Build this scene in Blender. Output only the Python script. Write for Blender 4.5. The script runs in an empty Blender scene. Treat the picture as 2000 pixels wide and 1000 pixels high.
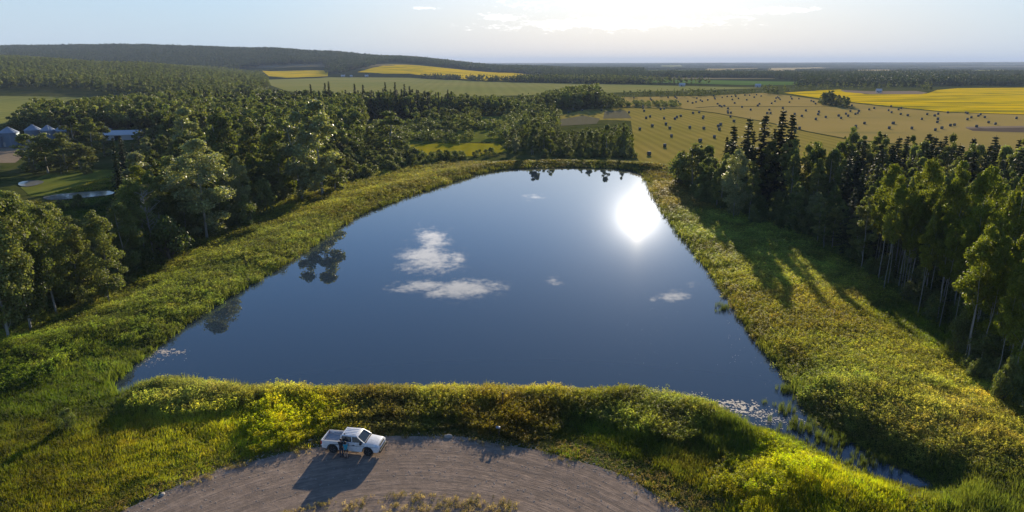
import bpy, bmesh, math, random
import numpy as np
from mathutils import Vector, Matrix, geometry
R = math.radians
random.seed(7)
RNG = np.random.default_rng(11)

# ------------------------------------------------------------------ camera, sky, sun, exposure
H = 34.0                      # camera height above the water
F = 2000 * 24 / 36.0          # focal length in photo pixels
PITCH = math.atan(378 / F)
CP, SP = math.cos(PITCH), math.sin(PITCH)
SUN_EL, SUN_AZ = R(12.4), R(10.7)

scene = bpy.context.scene
COL = scene.collection
cam_data = bpy.data.cameras.new("camera")
cam_data.lens = 24; cam_data.sensor_width = 36
cam_data.clip_start = 0.5; cam_data.clip_end = 90000
cam = bpy.data.objects.new("camera", cam_data); COL.objects.link(cam)
cam.location = (0, 0, H); cam.rotation_euler = (math.pi / 2 - PITCH, 0, 0)
scene.camera = cam

EXPOSURE = 0.92
SKY_STRENGTH = 0.076
SUN_STRENGTH = 5.0
scene.view_settings.view_transform = 'Standard'
scene.view_settings.look = 'None'
scene.view_settings.exposure = EXPOSURE
scene.view_settings.gamma = 1
scene.view_settings.use_curve_mapping = False
cy = scene.cycles
cy.max_bounces = 6; cy.diffuse_bounces = 3; cy.glossy_bounces = 3
cy.transmission_bounces = 3; cy.volume_bounces = 0; cy.transparent_max_bounces = 6
cy.use_denoising = True
cy.sample_clamp_indirect = 6

world = bpy.data.worlds.new("World"); scene.world = world
world.use_nodes = True
wt = world.node_tree; wt.nodes.clear()
WN, WL = wt.nodes.new, wt.links.new

def wmath(op, a, b=None, c=None, clamp=False):
    n = WN('ShaderNodeMath'); n.operation = op; n.use_clamp = clamp
    for i, v in enumerate((a, b, c)):
        if v is None: continue
        if isinstance(v, (int, float)): n.inputs[i].default_value = v
        else: WL(v, n.inputs[i])
    return n.outputs[0]

def build_world():
    out = WN('ShaderNodeOutputWorld'); bg = WN('ShaderNodeBackground')
    bg.inputs['Strength'].default_value = SKY_STRENGTH
    sky = WN('ShaderNodeTexSky'); sky.sky_type = 'NISHITA'; sky.sun_disc = False
    sky.sun_elevation = SUN_EL; sky.sun_rotation = SUN_AZ
    sky.altitude = 300; sky.air_density = 1.0; sky.dust_density = 0.25; sky.ozone_density = 3.0
    co = WN('ShaderNodeTexCoord')
    sep = WN('ShaderNodeSeparateXYZ'); WL(co.outputs['Generated'], sep.inputs[0])
    az = wmath('ARCTAN2', sep.outputs[0], sep.outputs[1])
    el = wmath('ARCSINE', sep.outputs[2])
    # noise in (azimuth, elevation), stretched sideways
    comb = WN('ShaderNodeCombineXYZ')
    WL(wmath('MULTIPLY', az, 1.0), comb.inputs[0]); WL(wmath('MULTIPLY', el, 3.2), comb.inputs[1])
    def noise(scale, detail=6.0, rough=0.6, off=0.0):
        n = WN('ShaderNodeTexNoise'); n.inputs['Scale'].default_value = scale
        n.inputs['Detail'].default_value = detail; n.inputs['Roughness'].default_value = rough
        a = WN('ShaderNodeVectorMath'); a.operation = 'ADD'; WL(comb.outputs[0], a.inputs[0])
        a.inputs[1].default_value = (off, off * 1.7, off * .3)
        WL(a.outputs[0], n.inputs['Vector'])
        return n.outputs['Fac']
    n1 = noise(26, 8, .66); n2 = noise(95, 6, .7, 3.1)
    nn = wmath('ADD', wmath('MULTIPLY', wmath('SUBTRACT', n1, .5), 5.2), wmath('MULTIPLY', wmath('SUBTRACT', n2, .5), 4.2))
    def blob(a_deg, e_deg, wa, we, amp=1.0):
        dx = wmath('DIVIDE', wmath('SUBTRACT', az, R(a_deg)), R(wa))
        dy = wmath('DIVIDE', wmath('SUBTRACT', el, R(e_deg)), R(we))
        d = wmath('SQRT', wmath('ADD', wmath('MULTIPLY', dx, dx), wmath('MULTIPLY', dy, dy)))
        return wmath('MULTIPLY', wmath('SUBTRACT', 1.0, d), amp)
    blobs = []
    for px, py, w, h, amp in SKY_CLOUDS:
        cx, cyy = (px - 1000) / F, (500 - py) / F
        d = Vector((cx, CP + cyy * SP, -SP + cyy * CP)).normalized()
        blobs.append(blob(math.degrees(math.atan2(d.x, d.y)), abs(math.degrees(math.asin(d.z))), math.degrees(w / F), math.degrees(h / F), amp))
    m = blobs[0]
    for b in blobs[1:]: m = wmath('MAXIMUM', m, b)
    m = wmath('MAXIMUM', m, -1.5)
    dens = wmath('ADD', wmath('MULTIPLY', m, 1.9), nn)
    mr = WN('ShaderNodeMapRange'); mr.interpolation_type = 'SMOOTHSTEP'
    mr.inputs['From Min'].default_value = .0; mr.inputs['From Max'].default_value = 2.5
    WL(dens, mr.inputs['Value'])
    fac = wmath('MULTIPLY', mr.outputs[0], CLOUD_OPACITY)
    def mixc(f, A, B, blend='MIX'):
        m_ = WN('ShaderNodeMix'); m_.data_type = 'RGBA'; m_.blend_type = blend
        for s_, v_ in (('Factor', f), ('A', A), ('B', B)):
            if hasattr(v_, 'node'): WL(v_, m_.inputs[s_])
            else: m_.inputs[s_].default_value = v_
        return m_.outputs['Result']
    def mrange(v, a_, b_, lo, hi):
        n_ = WN('ShaderNodeMapRange'); n_.interpolation_type = 'SMOOTHSTEP'; WL(v, n_.inputs['Value'])
        for s_, q_ in (('From Min', a_), ('From Max', b_), ('To Min', lo), ('To Max', hi)): n_.inputs[s_].default_value = q_
        return n_.outputs[0]
    blue = mixc(1.0, sky.outputs[0], (.84, .99, 1.22, 1), 'MULTIPLY')
    # angle to the sun: thin high cloud glows around it
    dot = WN('ShaderNodeVectorMath'); dot.operation = 'DOT_PRODUCT'; WL(co.outputs['Generated'], dot.inputs[0])
    dot.inputs[1].default_value = (math.sin(SUN_AZ) * math.cos(SUN_EL), math.cos(SUN_AZ) * math.cos(SUN_EL), math.sin(SUN_EL))
    ang = wmath('ARCCOSINE', wmath('MINIMUM', dot.outputs['Value'], .999999))
    # milky low sky: warm towards the sun, pale blue away from it
    warm = mrange(ang, R(10), R(36), 1.0, 0.0)
    vcol = mixc(warm, VEIL_AWAY, VEIL_SUN)
    low = mixc(mrange(el, R(-1), R(16), VEIL, 0.0), blue, vcol)
    cc = mixc(n1, (15, 15, 15.5, 1), (27, 25.5, 24.5, 1))
    withc = mixc(fac, low, cc)
    def glow(sig, k):
        t_ = wmath('DIVIDE', ang, R(sig)); return wmath('MULTIPLY', wmath('EXPONENT', wmath('MULTIPLY', wmath('MULTIPLY', t_, t_), -1.0)), k)
    g = wmath('ADD', wmath('ADD', glow(1.3, GLOW[0]), glow(2.4, GLOW[1])), glow(4.8, GLOW[2]))
    gc = WN('ShaderNodeVectorMath'); gc.operation = 'SCALE'; gc.inputs[0].default_value = (1.0, .93, .82); WL(g, gc.inputs['Scale'])
    fin = mixc(1.0, withc, gc.outputs[0], 'ADD')
    WL(fin, bg.inputs['Color']); WL(bg.outputs[0], out.inputs[0])

# (photo x, y, half width, half height, strength); y above the horizon is seen directly, below it is seen mirrored in the pond
SKY_CLOUDS = [(1200, 8, 190, 10, .8), (1190, 47, 235, 13, .8), (1490, 22, 85, 6, .6), (985, 33, 50, 8, .6), (1430, 34, 40, 4, .5), (818, 16, 30, 3, .6),
              (845, 470, 42, 28, 1.3), (835, 505, 62, 38, 1.5), (895, 506, 30, 18, .9), (825, 560, 74, 15, 1.3), (895, 565, 90, 25, 1.4), (960, 562, 40, 18, .8),
              (1080, 548, 20, 9, .9), (1316, 578, 38, 11, 1.1), (1354, 557, 14, 7, .7), (1275, 585, 10, 6, .7), (1045, 386, 22, 7, .5)]
CLOUD_OPACITY = .8
VEIL = .97
VEIL_AWAY = (4.0, 4.85, 5.7, 1)
VEIL_SUN = (6.3, 5.75, 5.4, 1)
GLOW = (30, 15, 4.0)
build_world()

sun_data = bpy.data.lights.new("sun", 'SUN'); sun_data.energy = SUN_STRENGTH
sun_data.angle = R(0.55); sun_data.color = (1.0, 0.86, 0.62)
sun = bpy.data.objects.new("sun", sun_data); COL.objects.link(sun)
SUNV = Vector((math.sin(SUN_AZ) * math.cos(SUN_EL), math.cos(SUN_AZ) * math.cos(SUN_EL), math.sin(SUN_EL)))
sun.rotation_euler = SUNV.to_track_quat('Z', 'Y').to_euler()
sun.location = SUNV * 200

# ------------------------------------------------------------------ small helpers
def tag(o, label=None, cat=None, group=None, kind=None):
    if label: o["label"] = label
    if cat: o["category"] = cat
    if group: o["group"] = group
    if kind: o["kind"] = kind
    return o

def link(o, parent=None):
    COL.objects.link(o)
    if parent is not None: o.parent = parent
    return o

def np_mesh(name, verts, faces, mats=(), smooth=False, mat_idx=None, col=None, colname="lv"):
    """faces: (N,k) int array (all tris or all quads) ; col: (nverts,4)"""
    me = bpy.data.meshes.new(name)
    verts = np.asarray(verts, dtype=np.float32); faces = np.asarray(faces, dtype=np.int32)
    k = faces.shape[1]
    me.vertices.add(len(verts)); me.vertices.foreach_set("co", verts.ravel())
    me.loops.add(faces.size); me.loops.foreach_set("vertex_index", faces.ravel())
    me.polygons.add(len(faces))
    me.polygons.foreach_set("loop_start", np.arange(0, faces.size, k, dtype=np.int32))
    me.polygons.foreach_set("loop_total", np.full(len(faces), k, dtype=np.int32))
    if smooth: me.polygons.foreach_set("use_smooth", np.ones(len(faces), dtype=bool))
    for m in mats: me.materials.append(m)
    if mat_idx is not None: me.polygons.foreach_set("material_index", np.asarray(mat_idx, dtype=np.int32))
    me.update(calc_edges=True)
    if col is not None:
        a = me.color_attributes.new(colname, 'FLOAT_COLOR', 'POINT')
        a.data.foreach_set("color", np.asarray(col, dtype=np.float32).ravel())
    me.validate()
    return me

class MB:
    """collects polygons of any size and links them as one mesh object"""
    def __init__(s): s.v = []; s.f = []
    def add(s, vs, fs):
        b = len(s.v); s.v += [tuple(v) for v in vs]; s.f += [[b + i for i in f] for f in fs]
    def box(s, x0, x1, y0, y1, z0, z1, top=None, M=None):
        t = top or (x0, x1, y0, y1)
        vs = [(x0, y0, z0), (x1, y0, z0), (x1, y1, z0), (x0, y1, z0), (t[0], t[2], z1), (t[1], t[2], z1), (t[1], t[3], z1), (t[0], t[3], z1)]
        if M is not None: vs = [tuple(M @ Vector(v)) for v in vs]
        s.add(vs, [(0, 3, 2, 1), (4, 5, 6, 7), (0, 1, 5, 4), (1, 2, 6, 5), (2, 3, 7, 6), (3, 0, 4, 7)])
    def tube(s, pts, rads, n=8, cap=True):
        pts = [Vector(p) for p in pts]; rings = []
        for i, p in enumerate(pts):
            d = (pts[min(i + 1, len(pts) - 1)] - pts[max(i - 1, 0)]).normalized()
            a = d.orthogonal().normalized() if i == 0 else (a - d * a.dot(d)).normalized()
            b = d.cross(a)
            rings.append([p + (a * math.cos(t) + b * math.sin(t)) * rads[i] for t in [2 * math.pi * k / n for k in range(n)]])
        vs = [v for r in rings for v in r]; fs = []
        for i in range(len(pts) - 1):
            for k in range(n):
                fs.append((i * n + k, i * n + (k + 1) % n, (i + 1) * n + (k + 1) % n, (i + 1) * n + k))
        if cap: fs.append(tuple(range(n - 1, -1, -1))); fs.append(tuple((len(pts) - 1) * n + k for k in range(n)))
        s.add(vs, fs)
    def lathe(s, prof, n=24, axis='z', c=(0, 0, 0)):
        vs = []
        for r, h in prof:
            for k in range(n):
                t = 2 * math.pi * k / n
                v = (r * math.cos(t), r * math.sin(t), h) if axis == 'z' else ((r * math.cos(t), h, r * math.sin(t)) if axis == 'y' else (h, r * math.cos(t), r * math.sin(t)))
                vs.append((v[0] + c[0], v[1] + c[1], v[2] + c[2]))
        fs = [(i * n + k, i * n + (k + 1) % n, (i + 1) * n + (k + 1) % n, (i + 1) * n + k) for i in range(len(prof) - 1) for k in range(n)]
        if prof[0][0] > 1e-4: fs.append(tuple(range(n - 1, -1, -1)))
        if prof[-1][0] > 1e-4: fs.append(tuple((len(prof) - 1) * n + k for k in range(n)))
        s.add(vs, fs)
    def prism(s, poly, y0, y1, inset=0.0):
        """x-z outline extruded along y"""
        n = len(poly)
        s.add([(x, y0, z) for x, z in poly] + [(x, y1, z) for x, z in poly],
              [tuple(range(n)), tuple(range(2 * n - 1, n - 1, -1))] + [(i, i + n, (i + 1) % n + n, (i + 1) % n) for i in range(n)])
    def mesh(s, name, mat, bevel=0.0, smooth=False):
        me = bpy.data.meshes.new(name); me.from_pydata(s.v, [], s.f)
        bm = bmesh.new(); bm.from_mesh(me)
        bmesh.ops.recalc_face_normals(bm, faces=bm.faces)
        if bevel > 0:
            bmesh.ops.bevel(bm, geom=[e for e in bm.edges if len(e.link_faces) == 2 and e.calc_face_angle(0) > .5], offset=bevel, segments=2, profile=.6, affect='EDGES', clamp_overlap=True)
        bm.to_mesh(me); bm.free()
        me.materials.append(mat)
        if smooth:
            me.polygons.foreach_set("use_smooth", np.ones(len(me.polygons), dtype=bool))
            try: me.set_sharp_from_angle(angle=R(40))
            except Exception: pass
        return me
    def build(s, name, mat, parent=None, bevel=0.0, smooth=False):
        return link(bpy.data.objects.new(name, s.mesh(name, mat, bevel, smooth)), parent)

def empty(name, loc=(0, 0, 0), rz=0.0):
    o = bpy.data.objects.new(name, None); o.location = loc; o.rotation_euler = (0, 0, rz)
    o.empty_display_size = .3
    return link(o)

# value noise (numpy)
_tab = np.random.default_rng(3).random((256, 256))
def vnoise(x, y, s=1.0, o=0):
    x = np.asarray(x, float) / s + 37.1 * o + 1000; y = np.asarray(y, float) / s + 91.7 * o + 1000
    xi = np.floor(x).astype(int); yi = np.floor(y).astype(int); fx = x - xi; fy = y - yi
    fx = fx * fx * (3 - 2 * fx); fy = fy * fy * (3 - 2 * fy)
    g = lambda a, b: _tab[a % 256, b % 256]
    return (g(xi, yi) * (1 - fx) + g(xi + 1, yi) * fx) * (1 - fy) + (g(xi, yi + 1) * (1 - fx) + g(xi + 1, yi + 1) * fx) * fy
def fbm(x, y, s=1.0, o=0, n=3):
    t = 0; a = 1; w = 0
    for i in range(n):
        t = t + a * vnoise(x, y, s, o + i * 5); w += a; a *= .5; s = s * .5
    return t / w
def sstep(a, b, x):
    t = np.clip((np.asarray(x, float) - a) / (b - a), 0, 1); return t * t * (3 - 2 * t)

def in_poly(x, y, poly):
    x = np.asarray(x, float); y = np.asarray(y, float); ins = np.zeros(x.shape, bool); n = len(poly)
    for i in range(n):
        x0, y0 = poly[i]; x1, y1 = poly[(i + 1) % n]
        if y0 == y1: continue
        c = ((y0 > y) != (y1 > y)) & (x < (x1 - x0) * (y - y0) / (y1 - y0) + x0)
        ins ^= c
    return ins
def seg_dist(x, y, poly, closed=True):
    x = np.asarray(x, float); y = np.asarray(y, float); best = np.full(x.shape, 1e9); n = len(poly)
    for i in range(n if closed else n - 1):
        x0, y0 = poly[i]; x1, y1 = poly[(i + 1) % n]
        dx, dy = x1 - x0, y1 - y0; L = dx * dx + dy * dy + 1e-9
        t = np.clip(((x - x0) * dx + (y - y0) * dy) / L, 0, 1)
        best = np.minimum(best, np.hypot(x - x0 - t * dx, y - y0 - t * dy))
    return best

# ------------------------------------------------------------------ from the photograph to the land
def on_plane(px, py, z=0.0):
    cx, c = (px - 1000) / F, (500 - py) / F
    d = (cx, CP + c * SP, -SP + c * CP); t = (z - H) / d[2]
    return d[0] * t, d[1] * t
def chaikin(p, n=2, closed=True):
    for _ in range(n):
        q = []
        m = len(p)
        for i in range(m if closed else m - 1):
            a, b = p[i], p[(i + 1) % m]
            q += [(a[0] * .75 + b[0] * .25, a[1] * .75 + b[1] * .25), (a[0] * .25 + b[0] * .75, a[1] * .25 + b[1] * .75)]
        p = q
    return p

WATERLINE_PX = [(232, 738), (262, 712), (292, 690), (330, 657), (380, 622), (430, 590), (480, 562), (530, 532), (580, 500), (630, 466), (680, 431), (730, 408), (790, 386), (850, 366), (910, 346), (960, 334), (1000, 329), (1100, 327), (1190, 328), (1248, 333),
                (1262, 350), (1280, 385), (1308, 430), (1345, 480), (1390, 530), (1420, 580), (1460, 638), (1500, 690), (1540, 740), (1572, 795), (1600, 832), (1650, 856), (1700, 883), (1760, 913), (1835, 947), (1812, 962), (1735, 943), (1680, 922), (1615, 893), (1548, 856), (1500, 842), (1440, 832), (1400, 806),
                (1350, 785), (1280, 772), (1100, 768), (900, 764), (700, 766), (500, 764), (380, 752), (320, 748), (262, 764), (232, 778), (214, 766), (216, 744)]
WL = chaikin([on_plane(*p) for p in WATERLINE_PX], 2)

def W(pts, z=0.0): return [on_plane(a, b, z) for a, b in pts]
CREST_NEAR = W([(300, 752), (500, 752), (700, 757), (880, 757), (1000, 760), (1150, 770), (1280, 785), (1380, 815), (1430, 850)], .9)
CREST_LEFT = W([(60, 690), (200, 640), (330, 580), (430, 530), (520, 480), (600, 432), (680, 396), (760, 368), (840, 347), (920, 328), (990, 318), (1100, 315), (1200, 317), (1268, 325)], 1.)
CREST_RIGHT = W([(1268, 325), (1300, 370), (1360, 430), (1450, 490), (1540, 560), (1640, 640), (1720, 720), (1820, 800), (1950, 880), (2100, 980)], 1.5)
ROAD_OUT = W([(150, 1060), (235, 1000), (330, 958), (430, 920), (520, 886), (600, 868), (700, 862), (800, 857), (900, 861), (1000, 869), (1100, 887), (1200, 922), (1270, 955), (1345, 1010), (1400, 1070)], .5)
MOUND = on_plane(1590, 955, 1.0)

QS = [-1.4, -.722, -.541, -.346, -.267, -.173, 0.0, .108, .36, .54, .72, 1.4]
YS = [300, 640, 1000, 1300, 1600, 2000, 2800, 3500, 5000, 8000, 14000, 30000]
ZT = np.array([
    [0, 0, 16, 32, 36, 34, 86, 84, 60, 30, 20, 10],
    [0, 0, 16, 32, 36, 34, 86, 84, 60, 30, 20, 10],
    [0, 0, 10, 22, 19, 17, 91, 90, 60, 30, 20, 10],
    [0, 0, 0, 0, 0, 10, 78, 78, 50, 25, 20, 10],
    [0, 0, 0, 0, 0, 16, 66, 66, 40, 20, 20, 10],
    [0, 0, 0, 0, 0, 27, 47, 46, 30, 14, 18, 10],
    [0, 0, 0, 0, 0, 0, 8, 11, 8, 6, 22, 20],
    [0, 0, 0, 0, 0, 0, 0, 0, -4, 6, 27, 20],
    [0, 0, 0, 0, 0, 0, 0, -2, -6, 10, 32, 24],
    [0, 0, 0, 0, 0, 0, 0, -4, -8, 8, 40, 24],
    [0, 0, 0, 0, 0, 0, 0, -4, -8, 10, 48, 26],
    [0, 0, 0, 0, 0, 0, 0, -4, -8, 10, 48, 26]], float)
def zfar(X, Y):
    Y2 = np.maximum(Y, 1.0); q = np.clip(X / Y2, QS[0], QS[-1] - 1e-6); ly = np.log(np.clip(Y2, YS[0], YS[-1] - 1))
    L = np.log(np.array(YS, float)); Q = np.array(QS)
    i = np.clip(np.searchsorted(Q, q, side='right') - 1, 0, len(Q) - 2); j = np.clip(np.searchsorted(L, ly, side='right') - 1, 0, len(L) - 2)
    fq = (q - Q[i]) / (Q[i + 1] - Q[i]); fl = (ly - L[j]) / (L[j + 1] - L[j])
    fq = fq * fq * (3 - 2 * fq)
    z = (ZT[i, j] * (1 - fq) + ZT[i + 1, j] * fq) * (1 - fl) + (ZT[i, j + 1] * (1 - fq) + ZT[i + 1, j + 1] * fq) * fl
    z = z + (fbm(X, Y, 1500, 4) - .5) * 9 * sstep(2600, 6000, Y)
    return z
def height(X, Y):
    X = np.asarray(X, float); Y = np.asarray(Y, float); sh = X.shape; X = X.ravel(); Y = Y.ravel()
    z = zfar(X, Y)
    near = (Y < 330) & (np.abs(X) < 330)
    if near.any():
        x, y = X[near], Y[near]
        f = 1 - sstep(255, 325, y)
        b = .45 * (1 - sstep(60, 90, y)) - .35 * sstep(70, 110, y) * f
        g = lambda poly, A, s: A * np.exp(-(seg_dist(x, y, poly, False) / s) ** 2 / 2)
        b = b + g(CREST_NEAR, .85, 2.3) + g(CREST_LEFT, 1.5, 4.0) * sstep(45, 80, y) + g(CREST_RIGHT, 1.2, 6.5)
        b = b + .8 * np.exp(-(((x - MOUND[0]) / 6) ** 2 + ((y - MOUND[1]) / 4) ** 2))
        b = b + (fbm(x, y, 9, 1) - .5) * .45 * sstep(0, 3, seg_dist(x, y, ROAD_OUT, False)) * (1 - road_mask(x, y))
        b = np.maximum(b, .12) * (y < 75) + np.where(y >= 75, b, 0)
        d = seg_dist(x, y, WL); ins = in_poly(x, y, WL)
        sd = np.where(ins, -d, d)
        k = sstep(0, 3.2, sd)
        b = np.where(sd > 0, np.maximum(b, .25 * (1 - sstep(3, 12, sd)) - .3) * k + .1 * np.minimum(sd, 1) * (1 - k), 0.28 * sd.clip(-4, 0) - .02)
        z[near] = z[near] * (1 - f) * 1.0 + b * f + 0 * z[near] if False else b * f + z[near] * (1 - f)
    return z.reshape(sh)
def road_mask(x, y):
    # inside of the bend
    cx, cyy, r = ROAD_C
    return sstep(1.0, -1.0, np.hypot(x - cx, y - cyy) - r)
def fit_circle(pts):
    A = np.array([[2 * a, 2 * b, 1] for a, b in pts]); B = np.array([a * a + b * b for a, b in pts])
    s = np.linalg.lstsq(A, B, rcond=None)[0]; return s[0], s[1], math.sqrt(s[2] + s[0] ** 2 + s[1] ** 2)
ROAD_C = fit_circle(ROAD_OUT[1:-1])
ISLE_C = fit_circle(W([(590, 995), (640, 982), (720, 970), (850, 965), (950, 978), (1040, 998)], .5))
def hz(x, y): return float(height(np.array([x]), np.array([y]))[0])
def hit(px, py):
    """where a photo pixel meets the land"""
    cx, c = (px - 1000) / F, (500 - py) / F
    d = np.array((cx, CP + c * SP, -SP + c * CP))
    t = np.geomspace(25, 30000, 1600); P = d[None] * t[:, None]
    z = P[:, 2] + H; g = height(P[:, 0], P[:, 1]); k = np.argmax(z < g)
    if not (z < g).any(): k = len(t) - 1
    lo, hi = t[max(k - 1, 0)], t[k]
    for _ in range(12):
        m = (lo + hi) / 2
        if d[2] * m + H < hz(d[0] * m, d[1] * m): hi = m
        else: lo = m
    return float(d[0] * hi), float(d[1] * hi)
def at(px, Y, z=0.0):
    return (px - 1000) / F * (Y * CP + (H - z) * SP), Y
def top_z(px, py, X, Y):
    """height at (X,Y) that shows at photo row py"""
    c = (500 - py) / F; return H + Y * (-SP + c * CP) / (CP + c * SP)

# ------------------------------------------------------------------ materials
def new_mat(name):
    m = bpy.data.materials.new(name); m.use_nodes = True; m.node_tree.nodes.clear(); return m
class NT:
    def __init__(s, m): s.t = m.node_tree
    def n(s, typ, **kw):
        nd = s.t.nodes.new(typ)
        for k, v in kw.items():
            if hasattr(nd, k): setattr(nd, k, v)
        return nd
    def l(s, a, b): s.t.links.new(a, b)
    def put(s, sock, v):
        if hasattr(v, 'node'): s.l(v, sock)
        else: sock.default_value = v
    def math(s, op, a, b=0.0, clamp=False):
        nd = s.n('ShaderNodeMath', operation=op, use_clamp=clamp); s.put(nd.inputs[0], a); s.put(nd.inputs[1], b); return nd.outputs[0]
    def mix(s, f, a, b, blend='MIX'):
        nd = s.n('ShaderNodeMix', data_type='RGBA', blend_type=blend); s.put(nd.inputs['Factor'], f)
        s.put(nd.inputs['A'], a if hasattr(a, 'node') else (*a[:3], 1)); s.put(nd.inputs['B'], b if hasattr(b, 'node') else (*b[:3], 1)); return nd.outputs['Result']
    def noise(s, scale, detail=3, rough=.55, vec=None, dist=0.0):
        nd = s.n('ShaderNodeTexNoise'); nd.inputs['Scale'].default_value = scale; nd.inputs['Detail'].default_value = detail
        nd.inputs['Roughness'].default_value = rough; nd.inputs['Distortion'].default_value = dist
        s.l(vec if vec is not None else s.pos(), nd.inputs['Vector']); return nd.outputs['Fac']
    def pos(s):
        if not hasattr(s, '_p'): s._p = s.n('ShaderNodeNewGeometry').outputs['Position']
        return s._p
    def scaled(s, sc, rot=0.0, vec=None):
        mp = s.n('ShaderNodeMapping'); mp.inputs['Scale'].default_value = sc; mp.inputs['Rotation'].default_value = (0, 0, rot)
        s.l(vec if vec is not None else s.pos(), mp.inputs['Vector']); return mp.outputs[0]
    def ramp(s, f, a, b, lo=0.0, hi=1.0):
        nd = s.n('ShaderNodeMapRange', interpolation_type='SMOOTHSTEP'); s.put(nd.inputs['Value'], f)
        nd.inputs['From Min'].default_value = a; nd.inputs['From Max'].default_value = b
        nd.inputs['To Min'].default_value = lo; nd.inputs['To Max'].default_value = hi; return nd.outputs[0]
    def out(s, sh): o = s.n('ShaderNodeOutputMaterial'); s.l(sh, o.inputs[0]); return o
    def bump(s, h, strength=.5, dist=.1):
        b = s.n('ShaderNodeBump'); b.inputs['Strength'].default_value = strength; b.inputs['Distance'].default_value = dist
        s.put(b.inputs['Height'], h); return b.outputs[0]
    def pbr(s, col, rough=.8, metal=0.0, spec=.3, normal=None):
        p = s.n('ShaderNodeBsdfPrincipled'); s.put(p.inputs['Base Color'], col if hasattr(col, 'node') else (*col[:3], 1))
        s.put(p.inputs['Roughness'], rough); s.put(p.inputs['Metallic'], metal); p.inputs['Specular IOR Level'].default_value = spec
        if normal is not None: s.l(normal, p.inputs['Normal'])
        return p.outputs[0]

def simple(name, col, rough=.6, metal=0., spec=.4, var=.12, scale=6.0, bump=0.0):
    m = new_mat(name); t = NT(m)
    f = t.noise(scale, 4)
    c = t.mix(f, tuple(v * (1 - var) for v in col), tuple(min(1, v * (1 + var)) for v in col))
    nm = t.bump(t.noise(scale * 5, 3), bump, .02) if bump else None
    t.out(t.pbr(c, rough, metal, spec, nm)); return m

def leaf_mat(name, c1, c2, trans=.42, tint=False, rough=.6, spec=.2, treevar=.35, tcol=(1.25, 1.25, .55)):
    m = new_mat(name); t = NT(m)
    lv = t.n('ShaderNodeVertexColor'); lv.layer_name = 'lv'
    if tint:
        a = t.n('ShaderNodeAttribute'); a.attribute_type = 'INSTANCER'; a.attribute_name = 'tint'
        base = a.outputs['Color']
    else:
        oi = t.n('ShaderNodeObjectInfo')
        base = t.mix(oi.outputs['Random'], c1, c2)
        v = t.math('ADD', t.math('MULTIPLY', oi.outputs['Random'], treevar), 1 - treevar / 2)
        # second pseudo random from the first
        fr = t.math('FRACT', t.math('MULTIPLY', oi.outputs['Random'], 7.31))
        v = t.math('ADD', t.math('MULTIPLY', fr, treevar), 1 - treevar / 2)
        sc = t.n('ShaderNodeVectorMath', operation='SCALE'); t.l(base, sc.inputs[0]); t.l(v, sc.inputs['Scale'])
        base = sc.outputs[0]
    col = t.mix(1.0, base, lv.outputs['Color'], 'MULTIPLY')
    p = t.pbr(col, rough, 0, spec)
    tr = t.n('ShaderNodeBsdfTranslucent'); t.l(t.mix(1.0, col, tcol, 'MULTIPLY'), tr.inputs['Color'])
    ms = t.n('ShaderNodeMixShader'); ms.inputs[0].default_value = trans; t.l(p, ms.inputs[1]); t.l(tr.outputs[0], ms.inputs[2])
    t.out(ms.outputs[0]); return m

M = {}
M['poplar'] = leaf_mat('poplar_leaves', (.115, .145, .040), (.175, .19, .060), .45, rough=.6, spec=.25, treevar=.6)
M['aspen'] = leaf_mat('aspen_leaves', (.14, .17, .02), (.18, .20, .028), .5, rough=.6, spec=.25)
M['silver'] = leaf_mat('lit_silvery_poplar_leaves', (.21, .23, .095), (.25, .26, .12), .4, rough=.5, spec=.4)  # silvery leaves, made paler so the colour carries lit-crown highlights
M['willow'] = leaf_mat('willow_leaves', (.11, .14, .038), (.155, .17, .06), .42, rough=.6, spec=.3)
M['midwood'] = leaf_mat('wood_leaves', (.105, .135, .036), (.17, .185, .05), .42, rough=.6, spec=.2, treevar=.7)
M['farwood'] = leaf_mat('far_forest', (.035, .055, .028), (.055, .075, .034), .3, rough=.7, spec=.1)
M['spruce'] = leaf_mat('spruce_needles', (.040, .056, .024), (.062, .070, .030), .2, rough=.7, spec=.2, tcol=(1, 1, .6))
M['bark'] = simple('pale_bark', (.26, .245, .21), .85, var=.35, scale=3)
M['darkbark'] = simple('brown_bark', (.10, .08, .06), .9, var=.3, scale=3)
M['deadwood'] = simple('dead_grey_wood', (.26, .24, .21), .85, var=.2, scale=3)
M['tuft'] = leaf_mat('meadow_plants', None, None, .58, tint=True, rough=.6, spec=.2, tcol=(1.25, 1.2, .6))

def ground_material():
    m = new_mat('meadow_ground'); t = NT(m)
    sx = t.n('ShaderNodeSeparateXYZ'); t.l(t.pos(), sx.inputs[0]); Y = sx.outputs[1]
    n1 = t.noise(.35, 5, .6); n2 = t.noise(.06, 4, .6); n3 = t.noise(2.5, 4, .7)
    c = t.mix(t.ramp(n1, .35, .65), (.035, .05, .012), (.075, .09, .02))
    c = t.mix(t.ramp(n2, .4, .65), c, (.10, .10, .03))
    c = t.mix(t.math('MULTIPLY', t.ramp(n3, .5, .75), .5), c, (.12, .095, .05))
    # far land: dark woods with a few cleared patches
    f1 = t.noise(1.0, 3, .5, t.scaled((.0009, .0018, .001))); f2 = t.noise(1.0, 3, .6, t.scaled((.012, .012, .012)))
    fc = t.mix(f2, (.016, .026, .012), (.032, .045, .018))
    fc = t.mix(t.ramp(f1, .54, .57), fc, (.22, .18, .10))
    fc = t.mix(t.ramp(t.noise(1.0, 3, .5, t.scaled((.0006, .0021, .001), .15)), .58, .61), fc, (.10, .13, .05))
    c = t.mix(t.ramp(Y, 900, 1300), c, fc)
    t.out(t.pbr(c, 1, 0, 0, t.bump(n3, .6, .15))); return m
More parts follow.
